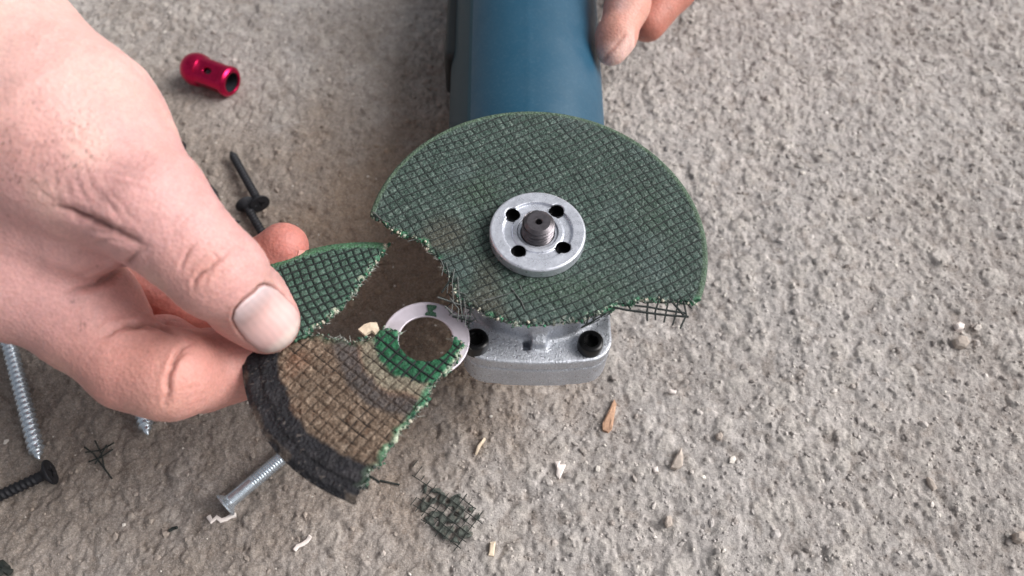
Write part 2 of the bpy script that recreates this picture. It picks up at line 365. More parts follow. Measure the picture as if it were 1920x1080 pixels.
def strands(name, fr, clip, ang, pitch, seed, ext_, wz, r, m, parent, jit=.6, amt=0.0, drop=0.0):
    lst = []; c, s_ = math.cos(ang), math.sin(ang); rs = np.random.default_rng(seed + 99)
    tt = np.arange(-ext_, ext_, .7)
    for fam in (0, 1):
        for k in range(int(-ext_ / pitch), int(ext_ / pitch) + 1):
            if fam == 0: b = tt; a = k * pitch + .5 * n2(b, b * 0, 14, seed) + .12 * n2(b, b * 0, 3, seed + 2)
            else: a = tt; b = k * pitch + .5 * n2(a, a * 0, 14, seed + 1) + .12 * n2(a, a * 0, 3, seed + 3)
            u = a * c - b * s_; v = a * s_ + b * c
            ok = clip(u, v) < rs.uniform(-jit, jit)
            i = 0
            while i < len(tt):
                if not ok[i]: i += 1; continue
                j = i
                while j < len(tt) and ok[j]: j += 1
                if j - i > 3 and rs.random() >= drop:
                    sel = np.unique(np.r_[np.arange(i, j, 3), j - 1]); z = wz(u[sel], v[sel]) + (.12 if fam else 0)
                    if amt: z = z + amt * n2(u[sel], v[sel], 9, seed + 5 + fam)
                    lst.append(tube(fr.at(u[sel], v[sel], z), r * rs.uniform(.85, 1.1), 5, .75, fr.N))
                i = j
    V, F = join(lst); o = part(name, V, F, m, parent); return o

# ------------------------------------------------------------ angle grinder
BR = 1.94
def rotY(v): c, s_ = math.cos(R_(BR)), math.sin(R_(BR)); v = np.asarray(v, float); return np.stack([v[..., 0] * c + v[..., 2] * s_, v[..., 1], -v[..., 0] * s_ + v[..., 2] * c], -1)
G0 = np.array([-HD * math.sin(R_(BR)), 0, HD - HD * math.cos(R_(BR))])
def gw(v): return rotY(v) + G0              # grinder space -> world
grinder = thing('angle_grinder', 'blue angle grinder lying on its back with a broken green cutting disc', 'angle grinder', (G0[0], 60, 0))
def gpart(name, V, F, m, parent=None, smooth=True, col=None): return part(name, gw(V), F, m, parent or grinder, smooth, col)
# body
ys = np.array([44, 47, 50, 70, 100, 130, 160, 190, 215, 235, 250, 257]); rr = np.array([26.5, 29.5, 30.6, 31.2, 31.6, 31.9, 32.2, 32.2, 31.5, 29.5, 25, 16])
yy = np.linspace(44, 257, 170); rad = np.interp(yy, ys, rr); NB = 192; V = []
th = np.linspace(0, 2 * math.pi, NB, endpoint=False)
for y, r in zip(yy, rad):
    x = r * np.sign(np.cos(th)) * np.abs(np.cos(th)) ** .96; z = r * np.sin(th)
    seam = np.exp(-((th - math.pi / 2 - .02) / .016) ** 2) * .2; x = x + seam * np.cos(th); z = z + seam * np.sin(th)
    V.append(np.c_[x, np.full(NB, y), z + 32.4])
V = np.vstack(V); n = len(yy)
F = [[i * NB + (j + 1) % NB, i * NB + j, (i + 1) * NB + j, (i + 1) * NB + (j + 1) % NB] for i in range(n - 1) for j in range(NB)]
F += [list(range(NB)), [(n - 1) * NB + j for j in range(NB)][::-1]]
gpart('motor_housing', V, F, M['blue'])
def shell(name, th0, th1, y0, y1, lift, m, nth=14, ny=30, rnd=0):   # raised panel that follows the housing
    A = np.linspace(th0, th1, nth); Y = np.linspace(y0, y1, ny); TH, YY = np.meshgrid(A, Y, indexing='ij')
    r0 = np.interp(YY, yy, rad); ed = np.minimum(np.minimum(TH - th0, th1 - TH) * 31, np.minimum(YY - y0, y1 - YY)); l = lift * sm(0, max(abs(lift) * .8, .3), ed) - .25
    Vt = np.c_[((r0 + l) * np.cos(TH)).ravel(), YY.ravel(), ((r0 + l) * np.sin(TH) + 32.4).ravel()]
    ii = np.arange(nth * ny).reshape(nth, ny); Fq = np.stack([ii[:-1, :-1], ii[:-1, 1:], ii[1:, 1:], ii[1:, :-1]], -1).reshape(-1, 4)
    return gpart(name, Vt, Fq, m)
shell('side_panel', R_(134.5), R_(200), 46, 240, .8, M['teal'], 26, 60)
shell('side_panel', R_(-20), R_(30), 52, 240, .35, M['blue'], 26, 60)
for a0, y0, y1 in ((41.9, 79, 106), (133.6, 72, 150)):
    y_ = np.linspace(y0, y1, 14); r_ = np.interp(y_, yy, rad) + .02; aa = R_(a0) + (y_ - y0) * (.0023 if a0 < 90 else 0)
    gpart('seam_line', *tube(np.c_[r_ * np.cos(aa), y_, r_ * np.sin(aa) + 32.4], .17, 6), M['darkplastic'])
# switch slider on the left flank
X, Y, Z = grid3((-41, 108, 14), (-20, 190, 52), .8)
d = np.sqrt((np.maximum(np.abs(X + 30.3) - 1.2, 0)) ** 2 + (np.maximum(np.abs(Y - 151) - 32, 0)) ** 2 + (np.maximum(np.abs(Z - 31) - 9, 0)) ** 2) - 3.6
gpart('switch_slider', *snets(d, (-41, 108, 14), .8), M['darkplastic'])
# gear head
X, Y, Z = grid3((-34, -42, 14), (34, 58, 76), .62)
def rbox(x, y, hx, hy, r): qx = np.abs(x) - hx + r; qy = np.abs(y) - hy + r; return np.sqrt(np.maximum(qx, 0) ** 2 + np.maximum(qy, 0) ** 2) + np.minimum(np.maximum(qx, qy), 0) - r
zt = 62.0
bul = 2.4 * (1 - (X / 23) ** 2)             # bowed front
d2 = rbox(X - .7, Y - 3.5 + bul, 23.0, 36.2, 6.5)
plate_ = np.maximum(d2, np.maximum(Z - zt, (zt - 17) - Z))
gap = np.abs(Z - (zt - 5.2)) - .35
plate_ = np.maximum(plate_, -np.maximum(gap, -(d2 + .8)))
tap = np.clip((zt - 15 - Z) / 30, 0, 1)
low = np.maximum(d2 + 3 + tap ** 1.5 * 14, np.maximum(Z - (zt - 14), 20 - Z))
d = np.minimum(plate_, low)
k_ = 1.4; e = np.clip(k_ - np.abs(plate_ - low), 0, k_) / k_; d = d - e * e * k_ / 4
rr_ = np.sqrt(X ** 2 + Y ** 2)
col_ = np.maximum(rr_ - 27.0, np.maximum(Z - 70.5, 60 - Z)); e = np.clip(2.2 - np.abs(d - col_), 0, 2.2) / 2.2
d = np.minimum(d, col_) - e * e * 2.2 / 4
lug = np.maximum(np.abs(X - 1) - 2.2, np.maximum(np.abs(Y + 27.6) - 2.4, np.maximum(Z - 66.5 + .5 * (-27 - Y), 60 - Z))); e = np.clip(1.5 - np.abs(d - lug), 0, 1.5) / 1.5; d = np.minimum(d, lug) - e * e * 1.5 / 4
gr_ = np.maximum(np.abs(X + 2.6) - 1.0, np.maximum(np.abs(Y + 29) - 1.3, 58 - Z)); d = np.maximum(d, -gr_)
neck = np.maximum(np.sqrt(X ** 2 + (Z - 38) ** 2) - 23.5, np.maximum(Y - 56, 20 - Y)); d = np.minimum(d, neck)
d = d + .05
Vg, Fq = snets(d, (-34, -42, 14), .62)
gpart('gear_head', Vg, Fq, M['cast'])
th = np.linspace(0, 2 * math.pi, 96, endpoint=False)
def lathe(prof, k=64):
    a = np.linspace(0, 2 * math.pi, k, endpoint=False); V = np.vstack([np.c_[r * np.cos(a), r * np.sin(a), np.full(k, z)] for r, z in prof])
    F = [[i * k + j, i * k + (j + 1) % k, (i + 1) * k + (j + 1) % k, (i + 1) * k + j] for i in range(len(prof) - 1) for j in range(k)]
    return V, F
V, F = lathe([(26.4, 70.3), (26.4, 71.8), (25.8, 72.2), (15, 72.2), (15, 70)], 96); gpart('guard_collar', V, F, M['flange'])
def threads(L, r0, dep, pitch, taper=3.0, k=20, nper=8, z0=0, tip=True):   # helical thread along +z
    zs = np.arange(0, L + 1e-6, pitch / nper); a = np.linspace(0, 2 * math.pi, k, endpoint=False); V = []
    for z in zs:
        ph = (z / pitch - a / (2 * math.pi)) % 1; tr = 1 - np.abs(ph - .5) * 2; r = r0 + dep * np.clip(tr * 1.7 - .45, 0, 1)
        if taper and z < taper: r = r * (.04 + .96 * (z / taper) ** .85)
        V.append(np.c_[r * np.cos(a), r * np.sin(a), np.full(k, z + z0)])
    n = len(zs); F = [[i * k + j, i * k + (j + 1) % k, (i + 1) * k + (j + 1) % k, (i + 1) * k + j] for i in range(n - 1) for j in range(k)]
    F += [list(range(k))[::-1], [(n - 1) * k + j for j in range(k)]]
    return np.vstack(V), F
def socket(cx, cy, z, parent):
    hx = [(1.95 / math.cos(R_(30)) , 0)]
    V, F = lathe([(3.9, z - 5), (3.9, z - 1.0), (3.7, z - .35), (3.3, z - .05), (2.9, z), (2.25, z), (2.1, z - .25), (2.1, z - 2.6), (.01, z - 2.6)], 36)
    a = np.arange(36) * math.pi / 18; rr2 = 2.15 / np.cos(((a + math.pi / 6) % (math.pi / 3)) - math.pi / 6) * .93
    for ring in (6, 7): V[ring * 36:(ring + 1) * 36, 0] = rr2 * np.cos(a); V[ring * 36:(ring + 1) * 36, 1] = rr2 * np.sin(a)
    gpart('socket_screw', V + (cx, cy, 0), F, M['blackox'], parent)
for cx, cy in ((-18.1, -29.0), (16.6, -29.0), (-18.1, 33), (16.6, 33)): socket(cx, cy, 66, grinder)
# spindle
V, F = threads(10.4, 4.2, .8, 1.5, 0, 40, 12, HD - 3); 
V2, F2 = lathe([(4.5, HD + 7.3), (4.5, HD + 7.6), (3.5, HD + 8.4), (1.2, HD + 8.4), (1.05, HD + 8.2), (1.0, HD + 5), (.01, HD + 5)], 40)
V3, F3 = lathe([(5.6, HD - 8), (5.6, HD - 2)], 40)
gpart('spindle', *join([(V, F[:-2]), (V2, F2), (V3, F3)]), M['steel'])
# flange nut
X, Y, Z = grid3((-16, -16, -1), (16, 16, 6), .21); r = np.sqrt(X ** 2 + Y ** 2); FT = 4.0
d = np.maximum(r - 14.65, np.maximum(Z - FT, .1 - Z)); d = np.maximum(d, (r - 14.65 + Z - FT + .45) * .7071)
d = np.maximum(d, 5.15 - r); d = np.maximum(d, (FT - .9 - (r - 5.15) - (FT - Z) * 0 + (Z - FT) * 0 + 0 * Z - 3.6) * 0 + -99)
d = np.maximum(d, -np.maximum(np.abs(r - 9.15) - 1.35, FT - 1.0 - Z))
d = np.maximum(d, -np.maximum(r - 7.9, FT - .5 - Z)); d = np.maximum(d, -np.maximum(r - 6.2, FT - 1.2 - Z))
for a in (50, 140, 230, 320):
    hxx, hyy = 9.6 * math.cos(R_(a + 2)), 9.6 * math.sin(R_(a + 2)); d = np.maximum(d, -(np.sqrt((X - hxx) ** 2 + (Y - hyy) ** 2) - 2.25))
for a in (50, 140, 230, 320):
    Vh, Fh = lathe([(2.2, FT - .5), (2.2, .3), (.01, .3)], 24); gpart('pin_hole_shade', Vh + (9.6 * math.cos(R_(a + 2)), 9.6 * math.sin(R_(a + 2)), HD), [f[::-1] for f in Fh], M['blackox'])  # black cup put in each hole to paint its inner shade
V, Fq = snets(d.astype(np.float32), (-16, -16, -1), .21); gpart('flange_nut', V + (0, 0, HD), Fq, M['flange'])
# mounted disc
ND = rotY(np.array([0, 0, 1.])); FD = Frame((0, 0, HD), ND)
RB = 52.5; TH_ = 1.7
brk = [(640, 380), (693, 400), (712, 411), (735, 427), (757, 441), (775, 443), (797, 455), (803, 470), (822, 482), (833, 500), (846, 516), (851, 540), (858, 560), (884, 572), (905, 585), (940, 597), (965, 607), (1000, 606), (1035, 604), (1065, 600), (1090, 601), (1106, 591), (1128, 587), (1150, 577), (1160, 568), (1185, 572), (1200, 561), (1240, 563), (1270, 564), (1300, 568), (1316, 560), (1400, 540), (1400, 100), (640, 100)]
PB = FD.px(brk)
def d_brk(u, v): return polysd(u, v, PB) + .35 * n2(u, v, 2.3, 41) + .42 * n2(u, v, .9, 42)
def sd_disc(u, v): return np.maximum(np.hypot(u, v) - RB, d_brk(u, v))
GA = R_(29); PIT = 2.72
def top_disc(u, v):
    da, db, cell = gridlines(u, v, GA, PIT, 60); g = np.minimum(da, db); r = np.hypot(u, v)
    band = sm(RB - 1.9, RB - 1.2, r)
    h = -.22 * (1 - sm(.12, .5, g)) * (1 - band) + .1 * cell * (1 - band) * sm(.3, .9, g) + .06 * n2(u, v, .6, 61) - .5 * sm(RB - 1.0, RB, r) ** 2
    b = -polysd(u, v, PB); h = h - (.7 * (1 - sm(0, 1.6, b)) * (n2(u, v, 1.6, 62) * .5 + .5))
    return h
def col_disc(u, v):
    da, db, cell = gridlines(u, v, GA, PIT, 60); g = np.minimum(da, db); r = np.hypot(u, v)
    c = np.tile(S(55, 75, 67), (len(u), 1)); c = mixc(c, S(77, 95, 88), sm(-.2, 1, cell) * .5)
    c = mixc(c, S(28, 42, 39), (1 - sm(.1, .45, g)) * .8)
    c = mixc(c, S(62, 84, 58), sm(.0, .9, n2(u, v, 18, 63)) * .4); c = mixc(c, S(84, 98, 100), sm(.1, .9, n2(u, v, 12, 64)) * .3); c = mixc(c, S(122, 136, 128), sm(.45, .8, n2(u, v, .55, 177)) * .6)
    c = mixc(c, S(70, 66, 56), sm(.1, .8, n2(u, v, 15, 66)) * (1 - sm(16, 34, np.hypot(u + 20, v + 14))) * .8)
    c = mixc(c, S(84, 106, 84), sm(RB - 2.0, RB - 1.3, r) * .8)
    b = -polysd(u, v, PB); e = (1 - sm(.2, 1.7, b + .7 * n2(u, v, 1.5, 65)))
    c = mixc(c, S(52, 128, 88), e * sm(-.2, .5, n2(u, v, 3.5, 67)) * .75); c = mixc(c, S(205, 205, 188), e * sm(.35, .8, n2(u, v, 1.1, 68)) * .8)
    return c
disc = plate('cutting_disc', FD, sd_disc, (-53, -53), (53, 53), .3, top_disc, lambda u, v: np.full(u.shape, -TH_) + .05 * n2(u, v, 1, 69), col_disc, M['disc'], grinder)
FR1 = FD.px([(1150, 560), (1175, 588), (1230, 597), (1275, 598), (1298, 585), (1305, 566), (1290, 540), (1160, 550)])
FR2 = FD.px([(845, 505), (832, 520), (838, 540), (846, 556), (822, 566), (842, 590), (862, 604), (882, 612), (900, 590), (940, 600), (930, 560), (870, 520)])
FR3 = FD.px([(1075, 590), (1088, 616), (1112, 608), (1130, 596), (1150, 590), (1150, 570), (1100, 580)])
def clip_disc(u, v):
    a = np.maximum(np.hypot(u, v) - RB + 1.9, np.minimum(polysd(u, v, PB) + .3, np.minimum(polysd(u, v, FR2), polysd(u, v, FR3))))
    return np.maximum(a, 14.8 - np.hypot(u, v))
def wz_disc(u, v): return -.27 + .1 * n2(u, v, 5, 170) - 1.2 * sm(0, 4, polysd(u, v, PB))
fm = strands('fibre_mesh', FD, clip_disc, GA, PIT, 60, 54, wz_disc, .165, M['fibre'], disc, jit=.9); fm['kind'] = 'stuff'
for L in ([(1150, 575), (1175, 580), (1200, 583), (1250, 589), (1292, 592)], [(1190, 572), (1215, 574), (1250, 580), (1287, 585)], [(1183, 562), (1182, 581)], [(1215, 568), (1214, 584), (1215, 598)], [(1236, 560), (1229, 584), (1230, 598)],
          [(1254, 562), (1246, 602)], [(1272, 564), (1268, 588), (1262, 607)], [(1282, 562), (1288, 588), (1277, 612)], [(1258, 562), (1286, 592)], [(1288, 566), (1299, 574)], [(1150, 579), (1120, 595), (1092, 610)], [(1104, 590), (1100, 606)], [(1118, 588), (1113, 598)],
          [(822, 556), (850, 566), (884, 578)], [(868, 560), (866, 600)], [(884, 570), (878, 612)], [(848, 592), (886, 601)], [(828, 548), (846, 520), (852, 505)]):
    q = FD.px(L); z = -.3 - np.linspace(0, 1, len(q)) * rng.uniform(.2, 1.0); pts_ = FD.at(q[:, 0], q[:, 1], z)
    part('fibre_end', *tube(pts_, rng.uniform(.26, .4), 6), M['fibre'], disc)
# frayed grey fibre at the torn left edge
lst = []
fr_px = [[(852, 505), (848, 530), (850, 560), (846, 590)], [(836, 492), (842, 515), (838, 548)], [(820, 558), (848, 566), (872, 574)], [(858, 520), (862, 560), (868, 600)],
         [(844, 560), (860, 580), (858, 602)], [(870, 560), (874, 590), (872, 612)], [(826, 486), (832, 500), (828, 516)], [(850, 545), (872, 552), (896, 570)], [(905, 565), (960, 548), (990, 545)], [(975, 535), (985, 560)],
         [(790, 452), (780, 447), (764, 449)], [(700, 398), (716, 412), (730, 416)], [(835, 575), (850, 590), (885, 592)], [(958, 540), (978, 566), (984, 580)], [(1292, 560), (1306, 572), (1309, 578)]]
for L in fr_px:
    q = FD.px(L); q = np.array([q[0] + (q[min(i, len(q) - 1)] - q[0]) for i in range(len(q))])
    z = .25 - np.linspace(0, 1, len(q)) * rng.uniform(.2, 1.4); lst.append(tube(FD.at(q[:, 0], q[:, 1], z), rng.uniform(.1, .19), 5))
V, F = join(lst); fb = part('frayed_fibre', V, F, M['fibre_grey'], disc); fb['kind'] = 'stuff'; fb['label'] = 'torn grey glass fibre ends at the broken edge'

def crumble(fr, poly, sdf, n, nf, z0, cols, parent, seed, keep=lambda u, v: True, thick=1.6):
    rs = np.random.default_rng(seed); Vs_, Fs_, Cs_, fz = [], [], [], []; P = np.asarray(poly); L = np.linalg.norm(np.diff(P, axis=0), axis=1); cum = np.r_[0, np.cumsum(L)]; m = 0; f_ = 0; tries = 0
    while (m < n or f_ < nf) and tries < 20000:
        tries += 1; t_ = rs.uniform(0, cum[-1]); i = min(int(np.searchsorted(cum, t_)) - 1, len(L) - 1); i = max(i, 0); p = P[i] + (P[i + 1] - P[i]) * ((t_ - cum[i]) / max(L[i], 1e-6)) + rs.normal(0, .45, 2)
        d0 = float(sdf(np.array([p[0]]), np.array([p[1]]))[0])
        if abs(d0) > .9 or not keep(p[0], p[1]): continue
        if m < n:
            r = .12 + rs.exponential(.14); r = min(r, .6); V = ICV * r * rs.uniform(.5, 1.4, (12, 3)); z = rs.uniform(-thick * .8, z0)
            Vs_.append(fr.at(p[0] + V[:, 0], p[1] + V[:, 1], z + V[:, 2])); Fs_.append(ICF + 12 * m); Cs_.append(np.tile(np.array(cols[rs.integers(len(cols))]) * rs.uniform(.6, 1.1), (12, 1))); m += 1
        elif f_ < nf:
            a = rs.uniform(0, 6.28); ll = rs.uniform(.6, 2.4); k = np.array([0, .5, 1.]); b_ = rs.normal(0, .3)
            fz.append(tube(fr.at(p[0] + ll * k * math.cos(a) + b_ * k * (1 - k) * 3, p[1] + ll * k * math.sin(a), -.4 + rs.uniform(-.4, .5) * k), [.07, .06, .03], 3)); f_ += 1
    o = part('crumbs', np.vstack(Vs_), np.vstack(Fs_), M['crumb'], parent, False, np.clip(np.vstack(Cs_), 0, 1)); o['kind'] = 'stuff'
    V, F = join(fz); o = part('loose_fibre', V, F, M['fibre_pale'], parent); o['kind'] = 'stuff'
GRN = [S(66, 128, 98), S(48, 92, 70), S(40, 66, 56), S(170, 186, 168), S(214, 208, 190), S(60, 70, 66)]
crumble(FD, PB[1:31], sd_disc, 420, 150, .1, GRN, disc, 5)

# ------------------------------------------------------------ two broken pieces held in the hand
def nrm(a, b): return np.array([math.sin(b) * math.cos(a), math.sin(a), math.cos(a) * math.cos(b)])
NF = RC @ nrm(.598, .088); OF = toW(np.array([-25.4, -14.4, -236.5])); FF = Frame(OF, NF)
def pdepth(px, py, off=0):
    r = RC @ PC(px, py, 1.0); return float((((OF + NF * off) - CAM) @ NF) / (r @ NF))
pb = [(430, 620), (452, 560), (520, 560), (545, 610), (552, 628), (575, 626), (600, 626), (612, 634), (640, 634), (655, 641), (680, 634), (702, 632), (712, 618), (728, 614), (746, 618), (760, 640), (800, 660), (846, 632), (868, 640), (871, 648),
      (862, 656), (858, 672), (846, 684), (838, 698), (815, 713), (808, 730), (800, 752), (785, 765), (770, 790), (752, 806), (741, 828), (728, 838), (721, 856), (710, 872), (692, 880), (690, 900), (672, 920), (668, 936), (655, 945), (560, 1000), (380, 800)]
PBR = FF.px(pb); BH = 8.14
def d_b2(u, v): return polysd(u, v, PBR) + .3 * n2(u, v, 2.1, 71) + .42 * n2(u, v, .8, 72)
def sd_b(u, v): return np.maximum(np.maximum(np.hypot(u, v) - 52.5, d_b2(u, v)), BH - np.hypot(u, v))
GB = R_(-38); PITB = 3.15
def top_b(u, v):
    da, db, cell = gridlines(u, v, GB, PITB, 80); g = np.minimum(da, db); r = np.hypot(u, v)
    band = sm(41.5, 43.5, r + .8 * n2(u, v, 6, 81))
    h = -.34 * (1 - sm(.05, .5, g)) * (1 - band) + .16 * cell * (1 - band) * sm(.3, .9, g) + (.17 * n2(u, v, .65, 82) + .16 * n2(u, v, 1.3, 83)) * (1 - .85 * band) + .10 * n2(r * 1.0, np.arctan2(v, u) * 9, 1.2, 172) * band - .25 * band - .35 * sm(47.2, 47.9, r) - .9 * sm(50.3, 52.5, r) ** 1.5
    b = -polysd(u, v, PBR); h = h - .9 * (1 - sm(0, 1.8, b)) * (n2(u, v, 1.5, 84) * .5 + .5); return h
def col_b(u, v):
    da, db, cell = gridlines(u, v, GB, PITB, 80); g = np.minimum(da, db); r = np.hypot(u, v) + .9 * n2(u, v, 5, 85) + .5 * n2(u, v, 2, 86)
    c = np.tile(S(106, 90, 76), (len(u), 1)); c = mixc(c, S(150, 132, 115), sm(0, .8, n2(u, v, 1.0, 87)) * .7); c = mixc(c, S(88, 68, 54), sm(.1, .8, n2(u, v, 1.3, 173)) * .6)
    c = mixc(c, S(140, 96, 74), sm(0, .8, n2(u, v, 9, 88)) * .35)
    c = mixc(c, S(132, 128, 112), (1 - sm(18.5, 21, r)) * .8)
    c = mixc(c, S(72, 68, 68), sm(19.5, 21.5, r) * (1 - sm(25.5, 28, r)) * .88)
    c = mixc(c, S(66, 52, 42), (1 - sm(.05, .38, g)) * .7)
    c = mixc(c, S(27, 27, 32), sm(41.2, 43, r)); c = mixc(c, S(52, 50, 53), sm(42, 44, r) * sm(.1, .8, n2(u, v, 2.5, 89)) * .6)
    c = mixc(c, S(96, 86, 78), sm(50.4, 51.4, r) * sm(-.3, .4, n2(u, v, 4, 90)) * .8); c = mixc(c, S(120, 112, 106), sm(43, 44, r) * sm(.72, .9, n2(u, v, .8, 175)) * .5); c = mixc(c, S(14, 14, 18), np.exp(-((r - 47.6) / .5) ** 2) * .6)
    gz_ = (1 - sm(14.2, 15.6, r)); cg = mixc(np.tile(S(36, 94, 64), (len(u), 1)), S(26, 60, 46), (1 - sm(.2, .6, g)) * .9); c = c * (1 - gz_[:, None]) + cg * gz_[:, None]
    b = -polysd(u, v, PBR); right = sm(-12, 4, u * .5 + 6) ; e = (1 - sm(.5, 2.3, b + .8 * n2(u, v, 1.5, 91))) * (1 - sm(48, 49, r))
    rs = sm(-14, -8, u) * (1 - sm(2, 6, v)); c = mixc(c, S(58, 120, 88), e * rs * .85); c = mixc(c, S(206, 214, 190), (1 - sm(.1, 1.2, b)) * rs * sm(-.1, .5, n2(u, v, 1.8, 92)) * (1 - sm(48, 49, r)) * .9)
    c = mixc(c, S(58, 80, 62), e * (1 - rs) * .5)
    return c
frag = thing('scorched_disc_fragment', 'scorched brown disc fragment with charred rim and pale bore ring held in the left hand', 'disc fragment', OF)
bp = plate('abrasive_plate', FF, sd_b, (-54, -54), (20, 20), .3, top_b, lambda u, v: np.full(u.shape, -1.5), col_b, M['scorched'], frag)
def clip_b(u, v): return np.maximum(np.hypot(u, v) - 42.2, np.maximum(polysd(u, v, PBR) + .4, BH - np.hypot(u, v)))
sb = strands('fibre_mesh', FF, clip_b, GB, PITB, 80, 54, lambda u, v: -.5 + .26 * n2(u, v, 4, 171), .13, M['fibre_brown'], bp, jit=.5, drop=.1); sb['kind'] = 'stuff'
def clip_g(u, v): return np.maximum(np.hypot(u, v) - 15.3, np.maximum(polysd(u, v, PBR) + .2, BH - np.hypot(u, v)))
sb = strands('fibre_mesh', FF, clip_g, GB, PITB, 80, 20, lambda u, v: -.15 + .1 * n2(u, v, 3, 174), .26, M['fibre'], bp, jit=.4); sb['kind'] = 'stuff'
lst = []
for L in ([(676, 906), (690, 913)], [(686, 886), (706, 898), (710, 902)], [(655, 900), (684, 915)]):
    q = FF.px(L); lst.append(tube(FF.at(q[:, 0], q[:, 1], np.full(len(q), -1.1)), .36, 6))
V, F = join(lst); part('fibre_end', V, F, M['fibre'], bp)
sd_r = lambda u, v: np.maximum(np.hypot(u, v) - 12.95 - .05 * n2(u, v, 2, 93), 7.95 - np.hypot(u, v))
plate('bore_ring', FF, sd_r, (-14, -14), (14, 14), .3, lambda u, v: -1.15 + .12 * sm(12.2, 12.9, np.hypot(u, v)), lambda u, v: np.full(u.shape, -1.75), lambda u, v: mixc(np.tile(S(214, 206, 216), (len(u), 1)), S(150, 138, 138), (sm(.1, .8, n2(u, v, 4, 94)) * .35)), mat('ring metal', rough=.42, attr=True, metal=.25, noise=((400, .06, None),), bump=((500, .05, 'noise'),)), frag)
pg = FF.px([(800, 570), (818, 572), (812, 580), (822, 592), (798, 592), (790, 590), (804, 582)])
plate('resin_remnant', FF, lambda u, v: np.maximum(polysd(u, v, pg) + .25 * n2(u, v, .9, 95), BH - np.hypot(u, v)), (-6, 6), (10, 15), .25, lambda u, v: -.5 + .2 * n2(u, v, .8, 96), lambda u, v: np.full(u.shape, -1.2), lambda u, v: np.tile(S(62, 104, 80), (len(u), 1)), M['disc'], frag)
crumble(FF, PBR[5:38], sd_b, 330, 90, .1, GRN, frag, 6, lambda u, v: math.hypot(u, v) < 48)
pcx = FF.px([(672, 619), (684, 610), (695, 607), (707, 607), (711, 620), (703, 626), (697, 622), (684, 629)]); nq = len(pcx); cq = pcx.mean(0)
Vc = np.vstack([FF.at(pcx[:, 0], pcx[:, 1], .5 + .5 * rng.random(nq)), FF.at(pcx[:, 0], pcx[:, 1], np.full(nq, -.6)), FF.at(np.array([cq[0]]), np.array([cq[1]]), np.array([1.2]))])
o = part('torn_flake', Vc, [[i, (i + 1) % nq, 2 * nq][::-1] for i in range(nq)] + [[nq + i, nq + (i + 1) % nq, (i + 1) % nq, i][::-1] for i in range(nq)] + [[nq + i for i in range(nq)]], M['palewood'], frag, False); o['label'] = 'cream flake sticking out of the upper broken edge'
# loose green piece
OG0 = OF + NF * 2.6; F2_ = Frame(OG0, NF)
arc = F2_.px([(508, 491), (545, 475), (580, 463), (620, 455), (660, 451), (700, 451), (728, 454)])
c0 = np.array([-15., -35.])
for _ in range(60):
    dv = arc - c0; rr2 = np.linalg.norm(dv, axis=1); J = -dv / rr2[:, None]; c0 = c0 - np.linalg.lstsq(J, rr2 - 52.5, rcond=None)[0]
PG = F2_.px([(560, 400), (760, 430), (732, 452), (716, 474), (706, 488), (696, 505), (682, 520), (668, 543), (655, 556), (640, 576), (622, 588), (608, 602), (590, 612), (572, 628), (550, 640), (520, 622), (500, 580), (498, 480)])
def sd_g(u, v): return np.maximum(np.hypot(u - c0[0], v - c0[1]) - 52.5, polysd(u, v, PG) + .3 * n2(u, v, 2, 101) + .42 * n2(u, v, .8, 102))
GG = R_(29); PITG = 2.45
def top_g(u, v):
    da, db, cell = gridlines(u, v, GG, PITG, 110); g = np.minimum(da, db); r = np.hypot(u - c0[0], v - c0[1]); band = sm(49.2, 50, r)
    h = -.34 * (1 - sm(.12, .55, g)) * (1 - band) + .08 * cell * (1 - band) + .06 * n2(u, v, .6, 111) - .9 * sm(50.2, 52.5, r) ** 1.2
    b = -polysd(u, v, PG); return h - .8 * (1 - sm(0, 1.5, b)) * (n2(u, v, 1.5, 112) * .5 + .5)
def col_g(u, v):
    da, db, cell = gridlines(u, v, GG, PITG, 110); g = np.minimum(da, db); r = np.hypot(u - c0[0], v - c0[1])
    c = np.tile(S(62, 92, 78), (len(u), 1)); c = mixc(c, S(84, 112, 98), sm(-.1, 1, cell) * .5); c = mixc(c, S(20, 40, 33), (1 - sm(.1, .5, g)) * .85)
    c = mixc(c, S(70, 116, 82), sm(49.2, 50.2, r) * .9)
    b = -polysd(u, v, PG); e = 1 - sm(.2, 1.8, b + .8 * n2(u, v, 1.5, 113)); c = mixc(c, S(74, 138, 104), e * .6); c = mixc(c, S(214, 210, 190), e * sm(.3, .8, n2(u, v, 1.2, 114)) * .8)
    tip = F2_.px([(727, 456)])[0]; c = mixc(c, S(226, 206, 186), 1 - sm(.8, 1.8, np.hypot(u - tip[0], v - tip[1]))); return c
gf = thing('green_disc_fragment', 'small pointed dark green disc fragment pinched under the thumb beside the scorched brown piece', 'disc fragment', OG0)
gp = plate('abrasive_plate', F2_, sd_g, (-60, -10), (15, 50), .3, top_g, lambda u, v: np.full(u.shape, -1.6), col_g, M['disc'], gf)
sg = strands('fibre_mesh', F2_, lambda u, v: np.maximum(np.hypot(u - c0[0], v - c0[1]) - 50, polysd(u, v, PG) + .3), GG, PITG, 110, 70, lambda u, v: np.full(u.shape, -.24), .2, M['fibre'], gp, jit=.7); sg['kind'] = 'stuff'

crumble(F2_, PG[2:14], sd_g, 170, 70, .1, GRN, gf, 8)

